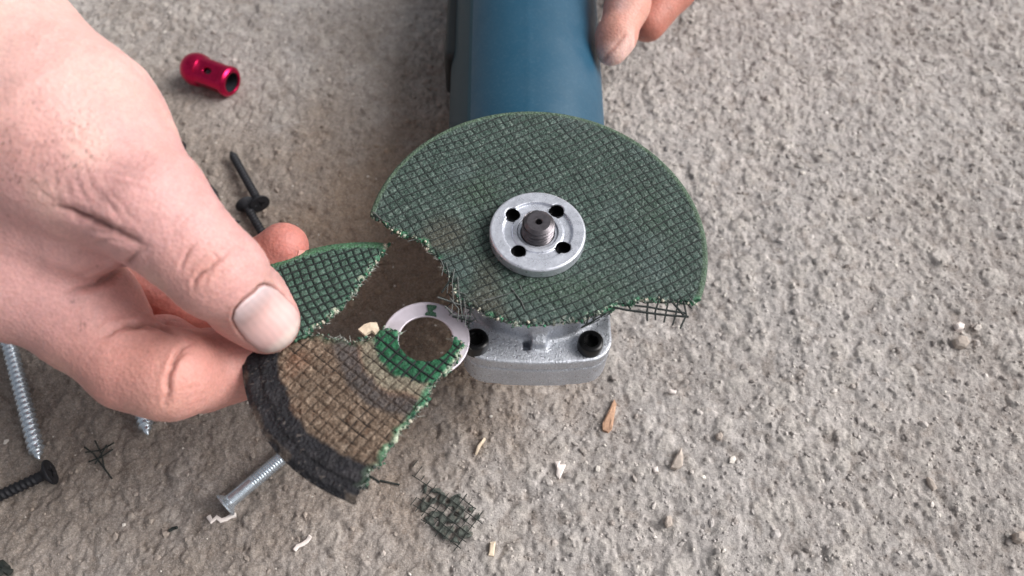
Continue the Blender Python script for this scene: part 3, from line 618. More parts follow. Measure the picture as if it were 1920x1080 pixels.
# ------------------------------------------------------------ hands
def smin(a, b, k):
    e = np.maximum(k - np.abs(a - b), 0) / k; return np.minimum(a, b) - e * e * k / 4
def caps(field, X, Y, Z, lo, h, a, ra, b, rb, k):
    a, b = np.asarray(a), np.asarray(b); m = max(ra, rb) + k + 2; mn = np.minimum(a, b) - m; mx = np.maximum(a, b) + m
    s_ = tuple(slice(max(0, int((mn[i] - lo[i]) / h)), max(0, int((mx[i] - lo[i]) / h) + 1)) for i in range(3))
    x, y, z = X[s_], Y[s_], Z[s_]
    if x.size == 0: return
    e = (b - a).astype(np.float32); L = float(e @ e) + 1e-9; wx, wy, wz_ = x - a[0], y - a[1], z - a[2]
    t = np.clip((wx * e[0] + wy * e[1] + wz_ * e[2]) / L, 0, 1)
    d = np.sqrt((wx - t * e[0]) ** 2 + (wy - t * e[1]) ** 2 + (wz_ - t * e[2]) ** 2) - (ra + (rb - ra) * t)
    field[s_] = smin(field[s_], d.astype(np.float32), k)
def hand_mesh(chains, lo, hi, h, sub=()):
    X, Y, Z = grid3(lo, hi, h); X, Y, Z = (q.astype(np.float32) for q in (X, Y, Z)); f = np.full(X.shape, 60, np.float32)
    for k, join_k, pts in chains:           # every chain is blended inside itself, then with the rest
        g = np.full(X.shape, 60, np.float32)
        for (x0, y0, d0, r0), (x1, y1, d1, r1) in zip(pts[:-1], pts[1:]):
            caps(g, X, Y, Z, lo, h, PC(x0, y0, d0), r0, PC(x1, y1, d1), r1, k)
        f = smin(f, g, join_k)
    for (x, y, d0, r, k) in sub:
        g = np.sqrt(sum((Q - c) ** 2 for Q, c in zip((X, Y, Z), PC(x, y, d0)))) - r; f = -smin(-f, g.astype(np.float32), k)
    V, Q = snets(f, lo, h)
    gr_ = np.gradient(f, h); return V, Q, f
def vnormals(V, Q):
    n = np.cross(V[Q[:, 2]] - V[Q[:, 0]], V[Q[:, 3]] - V[Q[:, 1]]); N = np.zeros_like(V)
    for i in range(4): np.add.at(N, Q[:, i], n)
    return N / (np.linalg.norm(N, axis=1)[:, None] + 1e-9)
def relax(V, Q, it=2, s=.5):
    for _ in range(it):
        acc = np.zeros_like(V); c = np.zeros(len(V))
        for i in range(4):
            np.add.at(acc, Q[:, i], V[Q[:, (i + 1) % 4]]); np.add.at(c, Q[:, i], 1)
            np.add.at(acc, Q[:, i], V[Q[:, (i + 3) % 4]]); np.add.at(c, Q[:, i], 1)
        V = V + s * (acc / np.maximum(c, 1)[:, None] - V)
    return V
pd = pdepth
TD = pd(502, 600, 3.0)                      # depth of the surface under the thumb pad
chains = [
 (6, 8, [(-520, -190, 232, 25), (-250, -30, 222, 25.5), (-60, 98, 214, 27), (128, 268, 209, 26), (196, 328, 208, 19.5)]),
 (4, 4, [(196, 328, 208, 19), (277, 383, 204, 15.0), (345, 452, 205, 12.3), (408, 512, 207, 11.6), (467, 568, TD - 8.6, 10.5), (500, 601, TD - 8.0, 9.2)]),
 (8, 12, [(-330, 160, 236, 30), (-120, 280, 228, 32), (-10, 408, 224, 28), (58, 504, 223, 21)]),
 (3, 2.2, [(70, 410, 215, 19), (150, 432, 213, 13), (222, 455, 212.5, 6.6)]),
 (3, 2, [(70, 520, 222, 19), (150, 548, 224, 13), (200, 560, 226, 8.4), (232, 592, 228, 7.4)]),
 (4, 2.2, [(68, 506, 222, 20.5), (150, 588, 224, 14.6), (248, 684, 222.5, 12.0), (318, 702, 222, 12.0), (385, 694, pd(400, 690) + 10, 11.4), (445, 682, pd(445, 682) + 11.5, 10.2), (530, 655, pd(530, 655) + 10.6, 8.6)]),
 (3, 1.5, [(200, 640, 238, 9), (312, 637, 236, 6.8), (366, 664, 240, 6.6), (415, 690, 247, 6.4)]),
 (3, 2, [(60, 460, 236, 20), (200, 478, 243, 13), (286, 520, 245, 9.6), (350, 584, 253, 8.6), (430, 588, 259, 8.6), (490, 500, 254, 8.6), (531, 463, 251, 7.7)]),
 (5, 3, [(10, 430, 250, 17), (190, 520, 262, 12), (320, 590, 269, 9.5), (400, 560, 275, 9.2), (440, 520, 272, 7.8)]),
 (9, 5, [(-60, 400, 256, 17), (120, 520, 276, 9.5), (240, 560, 282, 8.5), (310, 540, 284, 7.2)]),
]
lo = np.array([-196., -64., -296.]); hi = np.array([-56., 92., -170.])
V, Q, fld = hand_mesh(chains, lo, hi, .55)
V = relax(V, Q, 3, .5)
Nn = vnormals(V, Q); P2 = pix(V); px_, py_ = P2[:, 0], P2[:, 1]
vd = -V / np.linalg.norm(V, axis=1)[:, None]; face = sm(.0, .35, (Nn * vd).sum(1))
dep = -V[:, 2]
nailpx = [(476.7, 548.9), (485, 539), (495.5, 534), (508, 537), (520, 543), (531, 553), (542, 564), (552, 573), (559, 584), (563, 602), (558, 624), (545, 645), (525, 660), (507, 664), (487, 658), (474, 648), (464, 640), (447, 618), (437, 598), (441, 581), (456, 564)]
disp = np.zeros(len(V)); crease = np.zeros(len(V))
CR = [  # pixel polyline, width px, depth mm, depth window
 ([(95, 385), (150, 402), (200, 428), (238, 446), (272, 464)], 6, .9), ([(130, 392), (185, 412), (225, 432)], 3, .3),
 ([(120, 552), (150, 539), (182, 531), (212, 516), (234, 497), (262, 470)], 5, .8), ([(128, 520), (160, 512), (200, 500)], 5, .2),
 ([(196, 634), (212, 620), (235, 610), (272, 606), (304, 612), (328, 628)], 4.5, .75), ([(232, 618), (262, 612), (295, 618)], 4, .25),
 ([(311, 758), (314, 735), (317, 708), (329, 672), (344, 652), (362, 642)], 3.6, .75), ([(318, 690), (334, 668), (352, 660)], 3, .4), ([(300, 610), (322, 600), (345, 600)], 4, .3),
 ([(336, 510), (340, 492), (350, 478), (368, 458)], 2.4, .4), ([(363, 546), (366, 527), (378, 512), (398, 500), (424, 474)], 2.6, .6), ([(378, 540), (386, 522), (400, 510)], 2.2, .22),
 ([(352, 520), (360, 500), (376, 488), (392, 476)], 2.4, .2), ([(395, 470), (405, 478), (414, 490)], 2.4, .15), ([(405, 532), (418, 512), (436, 500)], 2.6, .14),
 ([(165, 318), (205, 322), (250, 332), (300, 336)], 3, .13), ([(160, 300), (210, 306), (262, 318)], 3, .12), ([(190, 340), (235, 348), (282, 360)], 3, .12), ([(168, 290), (220, 292), (262, 300)], 3, .1),
 ([(140, 322), (148, 350), (166, 384)], 3, .14), ([(120, 330), (128, 360), (140, 388)], 3, .13), ([(155, 300), (166, 335), (188, 380)], 3, .13), ([(100, 318), (104, 350), (112, 380)], 3, .12),
 ([(182, 352), (205, 385), (240, 425)], 3, .14), ([(198, 348), (225, 380), (256, 418)], 3, .13), ([(130, 262), (160, 285), (190, 320)], 3, .1), ([(60, 340), (80, 362), (110, 385)], 3, .1),
 ([(170, 455), (200, 450), (235, 452)], 3, .2), ([(150, 430), (190, 436), (230, 446)], 3, .2),
 ([(330, 735), (350, 728), (380, 724)], 3, .1), ([(350, 745), (372, 740), (395, 738)], 3, .08),
]
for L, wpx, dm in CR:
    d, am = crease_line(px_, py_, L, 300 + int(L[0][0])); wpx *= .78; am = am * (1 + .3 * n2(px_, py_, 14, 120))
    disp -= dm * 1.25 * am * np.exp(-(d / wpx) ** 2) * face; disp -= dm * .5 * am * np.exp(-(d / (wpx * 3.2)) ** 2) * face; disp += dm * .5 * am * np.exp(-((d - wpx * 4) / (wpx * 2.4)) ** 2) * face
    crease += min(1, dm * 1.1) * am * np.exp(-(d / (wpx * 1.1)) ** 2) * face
dn = polysd(px_, py_, nailpx); thumbn = (dep < TD) & (px_ > 380) & (py_ > 470)
ins_tip = thumbn * face
distal = sm(-30, 20, (px_ - 500) * .68 + (py_ - 598) * .74)
disp -= ins_tip * (.55 * np.exp(-((dn - .5) / 3.2) ** 2) * (1 - .6 * distal)); disp += ins_tip * .35 * np.exp(-((dn - 8) / 5) ** 2) * (1 - distal)
disp -= ins_tip * .35 * sm(3, -3, dn)
p3 = V.copy()
disp += .22 * n3(p3, 9, 121) + .10 * n3(p3, 4, 122) + .035 * n3(p3 * np.array([1, 1, 1]), 1.6, 123)
# thin skin lines running across the thumb
al = (px_ * .68 + py_ * .74); fl_ = np.sin(al / 2.9 + 3.2 * n2(px_, py_, 26, 124) + 1.2 * n2(px_, py_, 9, 127)) * sm(.0, .6, n2(px_, py_, 40, 125) + .25)
disp += .05 * fl_ * (px_ > 60) * (dn > 6)
V2 = V + Nn * disp[:, None]
base = np.tile(S(208, 160, 156), (len(V), 1))
base = mixc(base, S(206, 146, 132), sm(-.2, .9, n3(p3, 16, 130)) * .35); base = mixc(base, S(236, 200, 184), sm(0, .9, n3(p3, 11, 131)) * .35)
base = mixc(base, S(203, 138, 122), sm(560, 760, py_ + .12 * px_) * .55)            # ruddier palm and fingers
base = mixc(base, S(184, 98, 82), sm(228, 244, dep) * sm(150, 300, px_) * .65)  # shade between the curled fingers painted in as darker, redder skin
base = mixc(base, S(232, 192, 182), (1 - sm(60, 420, py_ + .2 * px_)) * .5)  # paler towards the top, the light there painted into the skin
base = mixc(base, S(206, 150, 134), np.exp(-((px_ - 390) ** 2 + (py_ - 505) ** 2) / 45 ** 2) * .4)
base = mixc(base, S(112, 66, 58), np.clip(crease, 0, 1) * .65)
base = mixc(base, S(100, 60, 52), ins_tip * np.exp(-((dn - .5) / 2.4) ** 2) * (1 - .75 * distal) * .6)
for (cx, cy, rr2, am) in ((156, 608, 7, .7), (137, 565, 4, .6), (124, 602, 3, .5), (150, 618, 4, .5), (164, 600, 3, .5), (277, 660, 3, .4), (15, 405, 3, .5), (300, 670, 2.5, .4), (182, 500, 2.5, .4)):
    base = mixc(base, S(70, 50, 50), np.exp(-((px_ - cx) ** 2 + (py_ - cy) ** 2) / rr2 ** 2) * am * face * sm(-.6, .6, n2(px_, py_, 3, 132) + .2))
gm = sm(.35, .8, n2(px_, py_, 7, 133)) * (1 - sm(20, 70, np.abs(px_ - 105) * .6)) * (1 - sm(30, 80, np.abs(py_ - 275)))
base = mixc(base, S(150, 110, 104), gm * .35)
hroot = toW(PC(60, 480, 255)); hand = thing('hand', 'bare left hand pinching the two broken disc pieces between thumb and fingers', 'hand', hroot)
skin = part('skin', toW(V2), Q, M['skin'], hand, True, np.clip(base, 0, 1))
# thumbnail: a curved plate laid on the pad, sampled from the same field
nx0, ny0 = np.array(nailpx).min(0) - 2; nx1, ny1 = np.array(nailpx).max(0) + 2; st = 1.6
gx_, gy_ = np.meshgrid(np.arange(nx0, nx1, st), np.arange(ny0, ny1, st), indexing='ij'); dn2 = polysd(gx_, gy_, nailpx)
def fsample(P):
    q = (P - lo) / .55; i = np.clip(np.floor(q).astype(int), 0, np.array(fld.shape) - 2); f = np.clip(q - i, 0, 1); r = 0
    for dx in (0, 1):
        for dy in (0, 1):
            for dz in (0, 1):
                r = r + (f[..., 0] if dx else 1 - f[..., 0]) * (f[..., 1] if dy else 1 - f[..., 1]) * (f[..., 2] if dz else 1 - f[..., 2]) * fld[i[..., 0] + dx, i[..., 1] + dy, i[..., 2] + dz]
    return r
dirs = np.stack([(gx_ - 960) / FPX, -(gy_ - 540) / FPX, -np.ones_like(gx_)], -1); dist = np.full(gx_.shape, 185.0)
for _ in range(60): dist = np.minimum(dist + np.clip(fsample(dirs * dist[..., None]) + .0, -2, 3) * .8, TD - 3.2)
# long-axis flattening keeps the plate stiff
us = (gx_ - 500) * .68 + (gy_ - 598) * .74; vs = -(gx_ - 500) * .74 + (gy_ - 598) * .68
dist = dist - .15 + .0022 * np.maximum(us - 25, 0) * 0
ok = dn2 < 1.0; q = ok[:-1, :-1] & ok[1:, :-1] & ok[1:, 1:] & ok[:-1, 1:]; Id = np.arange(ok.size).reshape(ok.shape)
Qn = np.stack([Id[:-1, :-1], Id[:-1, 1:], Id[1:, 1:], Id[1:, :-1]], -1)[q]; usedv, inv = np.unique(Qn, return_inverse=True); Qn = inv.reshape(-1, 4); nn_ = len(usedv)
Pn = (dirs * dist[..., None]).reshape(-1, 3)[usedv]; sink = (sm(-7, 1, dn2) * .5).ravel()[usedv]; dl = (dirs / np.linalg.norm(dirs, axis=-1)[..., None]).reshape(-1, 3)[usedv]
Pt = Pn + dl * sink[:, None]; Pl = Pn + dl * (sink + .5)[:, None]
E = np.vstack([Qn[:, [0, 1]], Qn[:, [1, 2]], Qn[:, [2, 3]], Qn[:, [3, 0]]]); Bm = E[~np.isin(E[:, 0] * nn_ + E[:, 1], E[:, 1] * nn_ + E[:, 0])]
Vn = np.vstack([Pt, Pl]); Fn = np.vstack([Qn, Qn[:, ::-1] + nn_, np.c_[Bm[:, 1], Bm[:, 0], Bm[:, 0] + nn_, Bm[:, 1] + nn_]])
uu, dd2 = us.ravel()[usedv], dn2.ravel()[usedv]
nc = np.tile(S(226, 184, 180), (nn_, 1)); nc = mixc(nc, S(240, 212, 214), (1 - sm(-45, -15, uu)) * .8); nc = mixc(nc, S(238, 214, 206), sm(36, 52, uu) * .8); nc = mixc(nc, S(150, 104, 98), sm(-3.5, 0, dd2) * (1 - sm(20, 40, uu)) * .6); nc = mixc(nc, S(168, 150, 138), sm(-3, 0, dd2) * sm(30, 50, uu) * .35); nc = nc * (1 + .035 * np.sin(vs.ravel()[usedv] / 2.2 + .6 * n2(uu, uu * 0, 20, 176)))[:, None]
part('thumbnail', toW(Vn), Fn, M['nail'], skin, True, np.vstack([nc, nc]))
# nail of the finger that shows behind the thumb
c_ = toW(PC(563, 462, 250)); an = np.linspace(0, 2 * math.pi, 20, endpoint=False)
ca_ = PC(531, 463, 251); rn = 7.85; Vv = []; 
for i in range(7):
    for j in range(9):
        a1 = R_(-6 + 34 * i / 6 - 30); a2 = R_(-18 + 62 * j / 8 - 6)
        dr = np.array([math.cos(a2) * math.cos(a1), math.sin(a1) - .12, math.sin(a2)]); dr /= np.linalg.norm(dr); Vv.append(ca_ + dr * (rn + .1))
ii = np.arange(63).reshape(7, 9); Fv = np.stack([ii[:-1, :-1], ii[1:, :-1], ii[1:, 1:], ii[:-1, 1:]], -1).reshape(-1, 4)
part('fingernail', toW(np.array(Vv)), Fv, M['nail'], skin, True, np.tile(S(226, 160, 150), (63, 1)))
# sparse short hairs on the back of the hand
vm = np.where((face > .5) & (px_ > 5) & (px_ < 185) & (py_ > 190) & (py_ < 345) & (dep < 215))[0]
lst = []
if len(vm):
    for i in rng.choice(vm, min(95, len(vm)), replace=False):
        p = V2[i]; t_ = np.array([-.3 + rng.uniform(-.3, .3), -.9, .25]); t_ = t_ - Nn[i] * (t_ @ Nn[i]) * .8
        t_ /= np.linalg.norm(t_); L = rng.uniform(.5, 1.3); lst.append(tube(toW(np.array([p - Nn[i] * .1, p + t_ * L * .5 + Nn[i] * .12, p + t_ * L + Nn[i] * .1])), [.07, .06, .02], 4))
    V_, F_ = join(lst); hr = part('hair', V_, F_, M['hair'], skin); hr['kind'] = 'stuff'

ch2 = [
 (4, 3, [(1290, -330, 372, 17), (1205, -125, 344, 9.8), (1176, 10, 333, 8.8), (1155, 70, 328, 7.8), (1147, 95, 327, 6.2)]),
 (4, 3, [(1430, -330, 385, 17), (1340, -140, 360, 10.5), (1264, -25, 356, 9.8), (1214, 42, 352, 8.6)]),
 (4, 3, [(1480, -400, 400, 17), (1390, -200, 385, 10), (1300, -110, 372, 9), (1240, -60, 368, 8)]),
 (4, 3, [(1500, -480, 410, 15), (1400, -300, 400, 9), (1310, -220, 392, 8), (1250, -190, 388, 7)]),
 (8, 9, [(1300, -560, 380, 16), (1120, -420, 352, 12), (1040, -300, 338, 10.5), (1010, -210, 330, 9)]),
 (16, 12, [(1290, -340, 374, 17), (1390, -470, 400, 26), (1560, -700, 430, 28), (1800, -950, 470, 30)]),
 (16, 12, [(1430, -340, 390, 18), (1480, -500, 410, 24), (1560, -700, 430, 26)]),
]
V, Q, f2 = hand_mesh(ch2, np.array([-5., 72., -520.]), np.array([300., 520., -300.]), 1.15)
V = relax(V, Q, 4, .5); Nn = vnormals(V, Q); P2 = pix(V); px_, py_ = P2[:, 0], P2[:, 1]
d = linedist(px_, py_, [(1134, 113), (1141, 102), (1152, 92), (1166, 74), (1172, 66)]); disp = -.35 * np.exp(-(d / 3.5) ** 2) * (-V[:, 2] < 335)
V2 = V + Nn * (disp + .15 * n3(V, 8, 140) + .06 * n3(V, 3, 141))[:, None]
base = np.tile(S(208, 154, 140), (len(V), 1)); base = mixc(base, S(190, 120, 104), sm(-.2, .9, n3(V, 12, 142)) * .5)
base = mixc(base, S(178, 104, 88), sm(336, 342, -V[:, 2]) * .6)  # shade on the farther finger painted into its skin colour
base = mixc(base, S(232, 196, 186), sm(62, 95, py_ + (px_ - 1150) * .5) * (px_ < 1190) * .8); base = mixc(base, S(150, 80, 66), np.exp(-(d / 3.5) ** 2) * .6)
base = mixc(base, S(220, 186, 182), np.exp(-((px_ - 1165) ** 2 + (py_ - 8) ** 2) / 14 ** 2) * .7)
hand2 = thing('hand', 'second hand steadying the blue grinder body with two fingertips in view', 'hand', toW(PC(1430, -330, 385)))
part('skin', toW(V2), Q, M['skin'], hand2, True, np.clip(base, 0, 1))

# ------------------------------------------------------------ small things on the ground
def orient(o, a, b):                        # lay a thing built along +z from a (tip) to b (head)
    from mathutils import Vector
    a, b = Vector(a * .001), Vector(b * .001); q = (b - a).to_track_quat('Z', 'Y'); o.rotation_mode = 'QUATERNION'; o.location = a; o.rotation_quaternion = q
def make_screw(name, label, L, r, m, head, dep, pitch, smooth_len=0, taper=4, group=None):
    t_ = thing(name, label, 'screw', (0, 0, 0), group)
    V, F = threads(L - smooth_len, r, dep, pitch, taper, 22, 8)
    lst = [(V, F)]
    if smooth_len: lst.append(lathe([(r + dep * .4, L - smooth_len), (r + dep * .4, L)], 22))
    part('shank', *join(lst), m, t_, True, None, True)
    rh, hh = head; pr = [(r, L - hh), (r * 1.05, L - hh * .8), (r + (rh - r) * .55, L - hh * .35), (rh * .97, L - .35), (rh, L - .15), (rh, L + .25), (rh * .95, L + .45), (rh * .4, L + .55), (rh * .34, L - .2), (.01, L - 1.4)]
    V, F = lathe(pr, 32); a = np.arange(32) * 2 * math.pi / 32; x = rh * (.14 + .42 * (np.abs(np.cos(2 * a)) ** 6))
    for kk in (7,): V[kk * 32:(kk + 1) * 32, 0] = x * np.cos(a); V[kk * 32:(kk + 1) * 32, 1] = x * np.sin(a)
    part('head', V, F, m, t_, True, None, True); return t_
def copyt(src, label):
    c = src.copy(); SC.collection.objects.link(c); c['label'] = label
    for ch in src.children:
        d_ = ch.copy(); SC.collection.objects.link(d_); d_.parent = c
    return c
def onground(px, py, r):
    p = PZ(px, py, 0); z = ghmax(p[0], p[1], 4) + r; return PZ(px, py, z)
def place(o, tip, head, r, dz=(0, 0)):
    a = onground(*tip, r) + (0, 0, dz[0]); b = onground(*head, r) + (0, 0, dz[1]); orient(o, a, b)
def slen(tip, head, r): return float(np.linalg.norm(onground(*head, r) - onground(*tip, r)))
L1 = slen((73, 862), (18, 640), 3)
z1 = make_screw('zinc_screw', 'zinc plated screw with coarse threads pointing down, at left edge below the hand', L1, 2.1, M['zinc'], (4.9, 3.0), .75, 2.3, group='loose zinc screws')
place(z1, (73, 862), (18, 640), 3, (0, 1.2))
z2 = copyt(z1, 'zinc screw mostly hidden by the hand, only its threaded tip showing under the index finger'); 
a = onground(277, 816, 3); b = onground(277 - 48, 816 - 216, 3); b = a + (b - a) / np.linalg.norm(b - a) * L1; orient(z2, a, b)
L3 = slen((560, 832), (424, 948), 3)
z3 = make_screw('zinc_bolt', 'smooth zinc bolt lying below the charred disc rim with its flat head at lower left', L3, 2.35, M['zinc'], (4.6, 2.6), .3, 1.0, L3 * .35, 2)
z3['category'] = 'bolt'; place(z3, (560, 832), (424, 948), 3, (0, .8))
L4 = slen((432, 283), (490, 388), 2.4)
b1 = make_screw('black_screw', 'black screw pointing up left between the red bead and the fingertip, head lowermost', L4, 1.5, M['phos'], (4.3, 3.0), .38, 1.6, 4, 4, 'loose black drywall screws')
place(b1, (432, 283), (490, 388), 2.4, (0, 2.4))
for lab, tip, head in (('black screw lying behind the middle fingertip, its head beside the upright one', (512, 470), (462, 387)), ('black screw half hidden along the thumb side of the hand', (412, 378), (340, 290)),
                       ('black screw peeping out next to the thumb knuckle', (452, 415), (385, 432)), ('black screw at the left edge below the zinc screw, head to the right', (-70, 962), (98, 888))):
    c = copyt(b1, lab); a = onground(*tip, 2.2); b = onground(*head, 2.2); b_ = b + (0, 0, 1.6)
    if lab.endswith('right'): c.scale = (1.12, 1.12, 1.12); a = b_ - (b_ - a) / np.linalg.norm(b_ - a) * L4 * 1.12
    elif 'middle' in lab: a = b_ - (b_ - a) / np.linalg.norm(b_ - a) * L4
    elif 'along' in lab: b_ = a + (b_ - a) / np.linalg.norm(b_ - a) * L4
    else: b_ = a + (b_ - a) / np.linalg.norm(b_ - a) * L4
    orient(c, a, b_)
# red bead
rd = thing('anodised_bead', 'small shiny red metal bead with a domed end, milled flats and an open bore', 'metal bead', (0, 0, 0))
hb = .3; X, Y, Z = grid3((-8, -8, -1), (8, 8, 30), hb); r = np.hypot(X, Y)
body = np.maximum(r - 7.2, np.maximum(Z - 20.5, 0 - Z)); body = np.maximum(body, (r - 7.2 + (1.2 - Z)) * .7)
dome = np.sqrt(X ** 2 + Y ** 2 + (Z - 20.0) ** 2) - 7.9
flat = np.maximum(np.abs(X) * 0 + np.maximum(np.maximum(np.abs(X), np.abs(Y)), (np.abs(X) + np.abs(Y)) * .74) - 5.35, np.maximum(Z - 20, 3.5 - Z))
body = np.where((Z > 3.5) & (Z < 16.8), np.maximum(body, np.maximum(np.abs(X), np.abs(Y)) - 6.25), body)
d = smin(body, dome, .8); d = np.maximum(d, -(np.maximum(r - 4.7, Z - 12))); d = np.maximum(d, -(np.maximum(np.hypot(X, (Z - 10.5) * .7) - 1.6, -Y)))
Vr, Qr = snets(d.astype(np.float32), (-8, -8, -1), hb); part('body', Vr, Qr, M['red'], rd, True, None, True)
part('bore_lining', *lathe([(4.65, .8), (4.65, 11.9), (.01, 11.9)], 32), M['dark'], rd, True, None, True)
p = PZ(392, 140, 7); a = PZ(438, 157, 7); e = (a - p) / np.linalg.norm(a - p); za = ghmax(p[0], p[1], 5)
from mathutils import Matrix, Vector
zz = -e; zz[2] = 0; zz /= np.linalg.norm(zz); yv = np.array([0, -.45, .9]); yv -= zz * (yv @ zz); yv /= np.linalg.norm(yv); xv = np.cross(yv, zz)
rd.rotation_mode = 'QUATERNION'; rd.rotation_quaternion = Matrix(np.c_[xv, yv, zz].tolist()).to_quaternion(); rd.location = Vector(((p - zz * 13.5 + (0, 0, za)) * .001).tolist())
# fibre scraps
class FrG(Frame): pass
pc_ = PZ(838, 955, 1.2); FS = Frame(pc_, (-.03, .02, 1)); PS = FS.px([(778, 868), (806, 893), (842, 926), (868, 918), (906, 962), (896, 992), (864, 1042), (822, 1008), (786, 976), (766, 945), (788, 926), (782, 900)])
V0 = thing('fibre_scrap', 'torn black fibre mesh scrap lying on the ground below the scorched fragment', 'mesh scrap', pc_)
film = FS.px([(795, 900), (842, 932), (866, 926), (898, 962), (888, 992), (862, 1026), (826, 1000), (792, 968), (788, 940)])
def film_sd(u, v): return np.maximum(polysd(u, v, film) + 1.0 * n2(u, v, 3, 151), (n2(u, v, 1.7, 152) - .12) * 2)
plate('resin_film', FS, film_sd, (-16, -20), (16, 20), .35, lambda u, v: .0 + .25 * n2(u, v, 1.5, 153) + .4 * n2(u, v, 8, 155), lambda u, v: -.5 + .4 * n2(u, v, 8, 155), lambda u, v: np.tile((.1, .1, .1), (len(u), 1)), M['resin_film'], V0)
s_ = strands('fibre_strands', FS, lambda u, v: polysd(u, v, PS), R_(-36), 2.75, 150, 26, lambda u, v: .55 + 0 * u, .18, M['fibre_dust'], V0, jit=1.6, amt=.4); s_['kind'] = 'stuff'
def sticks(name, label, cat, lines, r, m, k=6, z=.5, flat=1.0):
    lst = []; c = PZ(*lines[0][0], 0)
    for L in lines:
        P = []
        for (x, y) in L:
            q = PZ(x, y, 0); P.append(PZ(x, y, gh(q[0], q[1]) + z + r))
        P = np.array(P); zz_ = np.maximum(P[:, 2], np.median(P[:, 2]) - .2); P[:, 2] = zz_; lst.append(tube(P, r, k, flat))
    V, F = join(lst); return single(name, label, cat, V, F, m, c)
sticks('fibre_tuft', 'tangled tuft of black fibre strands near the zinc screw tip', 'fibre tuft', [[(158, 838), (175, 850), (210, 898)], [(178, 826), (190, 850), (196, 880)], [(160, 848), (190, 844), (214, 830)], [(166, 866), (188, 858), (212, 842)], [(178, 870), (190, 852), (200, 834)]], .3, M['fibre_dust'], z=.8)
sticks('fibre_strand', 'single short black fibre strand on the ground right of the charred rim', 'fibre strand', [[(712, 901), (730, 905), (749, 909)]], .38, M['fibre_dust'])
sticks('fibre_crumb', 'tiny dark fibre crumb on the ground left of the white curl', 'fibre crumb', [[(316, 996), (324, 991), (332, 989)]], .6, M['fibre_dust'])
sticks('dark_debris', 'black debris at the bottom left corner of the picture', 'debris', [[(-14, 1062), (2, 1056), (14, 1068)], [(-6, 1080), (8, 1068), (20, 1074)]], 1.3, M['fibre_dust'])
sticks('plastic_curl', 'wavy white plastic shaving beside the bolt head', 'plastic shaving', [[(391, 968), (397, 978), (406, 970), (414, 976), (424, 973), (434, 968), (443, 966)]], .85, M['white'], 8, .2, .6)
sticks('plastic_curl', 'short white plastic shaving alone near the bottom, right of the bolt', 'plastic shaving', [[(552, 1032), (558, 1024), (568, 1020), (576, 1014), (582, 1005)]], .75, M['white'], 8, .2, .6)
def chip(name, label, cat, poly, th, m, lift=.4, tiltz=.6):
    c = np.mean(poly, 0); q = PZ(*c, 0); z = gh(q[0], q[1]) + lift; P = np.array([PZ(x, y, z) for x, y in poly]); n = len(P)
    z_ = rng.uniform(0, tiltz, n) ; T = P + np.c_[np.zeros(n), np.zeros(n), th + z_]; cc = T.mean(0) + (0, 0, th * .35)
    Bt = P + np.c_[np.zeros(n), np.zeros(n), z_ * .3 - .3]; ctr = P.mean(0); Bt = ctr + (Bt - ctr) * 1.03
    T2 = cc + (T - cc) * .62; T2[:, 2] += th * .18
    V = np.vstack([T, Bt, T2, [cc]])
    F = [[i, (i + 1) % n, 2 * n + (i + 1) % n, 2 * n + i] for i in range(n)] + [[n + i, n + (i + 1) % n, (i + 1) % n, i] for i in range(n)] + [[2 * n + i, 2 * n + (i + 1) % n, 3 * n] for i in range(n)] + [[n + i for i in range(n)][::-1]]
    area = sum(P[i][0] * P[(i + 1) % n][1] - P[(i + 1) % n][0] * P[i][1] for i in range(n))
    if area < 0: F = [f[::-1] for f in F]
    return single(name, label, cat, V, F, m, (q[0], q[1], z), False)
chip('wood_splinter', 'long pointed reddish wood splinter below the silver gear head', 'wood splinter', [(1151, 751), (1155, 760), (1151, 785), (1147, 806), (1140, 812), (1130, 808), (1129, 797), (1138, 778), (1146, 762)], 1.3, M['wood'])
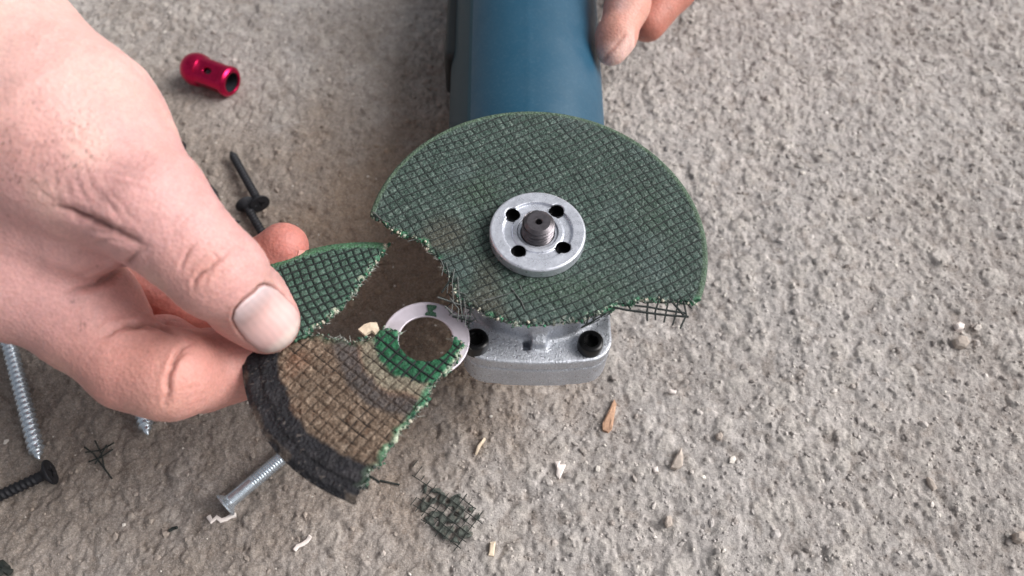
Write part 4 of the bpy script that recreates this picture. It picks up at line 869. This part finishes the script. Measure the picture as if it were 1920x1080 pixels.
chip('wood_splinter', 'thin straw coloured splinter between the torn mesh scrap and gear head', 'wood splinter', [(908, 822), (911, 824), (900, 840), (894, 853), (891, 853), (895, 838)], .7, M['palewood'])
chip('wood_chip', 'small rectangular pale wood chip standing at bottom centre', 'wood chip', [(919, 1018), (929, 1017), (926, 1044), (916, 1043)], 1.2, M['palewood'])
chip('wood_chip', 'larger of two touching white flakes, the pointed lower one', 'wood chip', [(1045, 873), (1061, 872), (1056, 884), (1049, 899), (1043, 892)], .8, M['white'])
chip('wood_chip', 'smaller of two touching white flakes, the upper triangular one', 'wood chip', [(1039, 867), (1051, 866), (1045, 880)], .7, M['white'])
chip('stone_flake', 'pointed beige stone flake standing up right of the white flakes', 'stone flake', [(1276, 842), (1280, 860), (1278, 876), (1268, 881), (1257, 878), (1262, 864), (1269, 853)], 1.6, M['stone'])
chip('stone_flake', 'tiny cream chip just left of the pointed stone flake', 'stone flake', [(1223, 879), (1232, 876), (1234, 887), (1226, 886)], .9, M['white'])
chip('stone_flake', 'small white sliver on the ground right of the gear head', 'stone flake', [(1253, 731), (1268, 735), (1266, 740), (1256, 738)], .7, M['white'])
chip('stone_flake', 'small upright cream chip near the lower right', 'stone flake', [(1737, 896), (1746, 902), (1754, 918), (1748, 921), (1740, 910)], .9, M['stone'])
chip('stone_flake', 'beige chip low in the picture below the stone flakes', 'stone flake', [(1249, 970), (1258, 968), (1260, 986), (1250, 990), (1246, 982)], .9, M['stone'])
chip('pebble', 'rounded pale pebble at right middle below a smaller white one', 'pebble', [(1785, 640), (1795, 634), (1808, 636), (1813, 648), (1805, 655), (1790, 652)], 2.0, M['stone'])
chip('pebble', 'small bright pebble at right middle above the rounded one', 'pebble', [(1788, 612), (1796, 606), (1805, 612), (1802, 621), (1792, 621)], 1.5, M['white'])
chip('pebble', 'pale pebble near the right border at the bottom', 'pebble', [(1898, 1002), (1908, 998), (1920, 1004), (1922, 1016), (1908, 1020), (1898, 1014)], 2.0, M['stone'])
chip('pebble', 'little pebble in a hollow left of the pale stone patch under the disc', 'pebble', [(1342, 816), (1350, 812), (1354, 820), (1350, 827), (1343, 824)], 1.3, M['stone'])
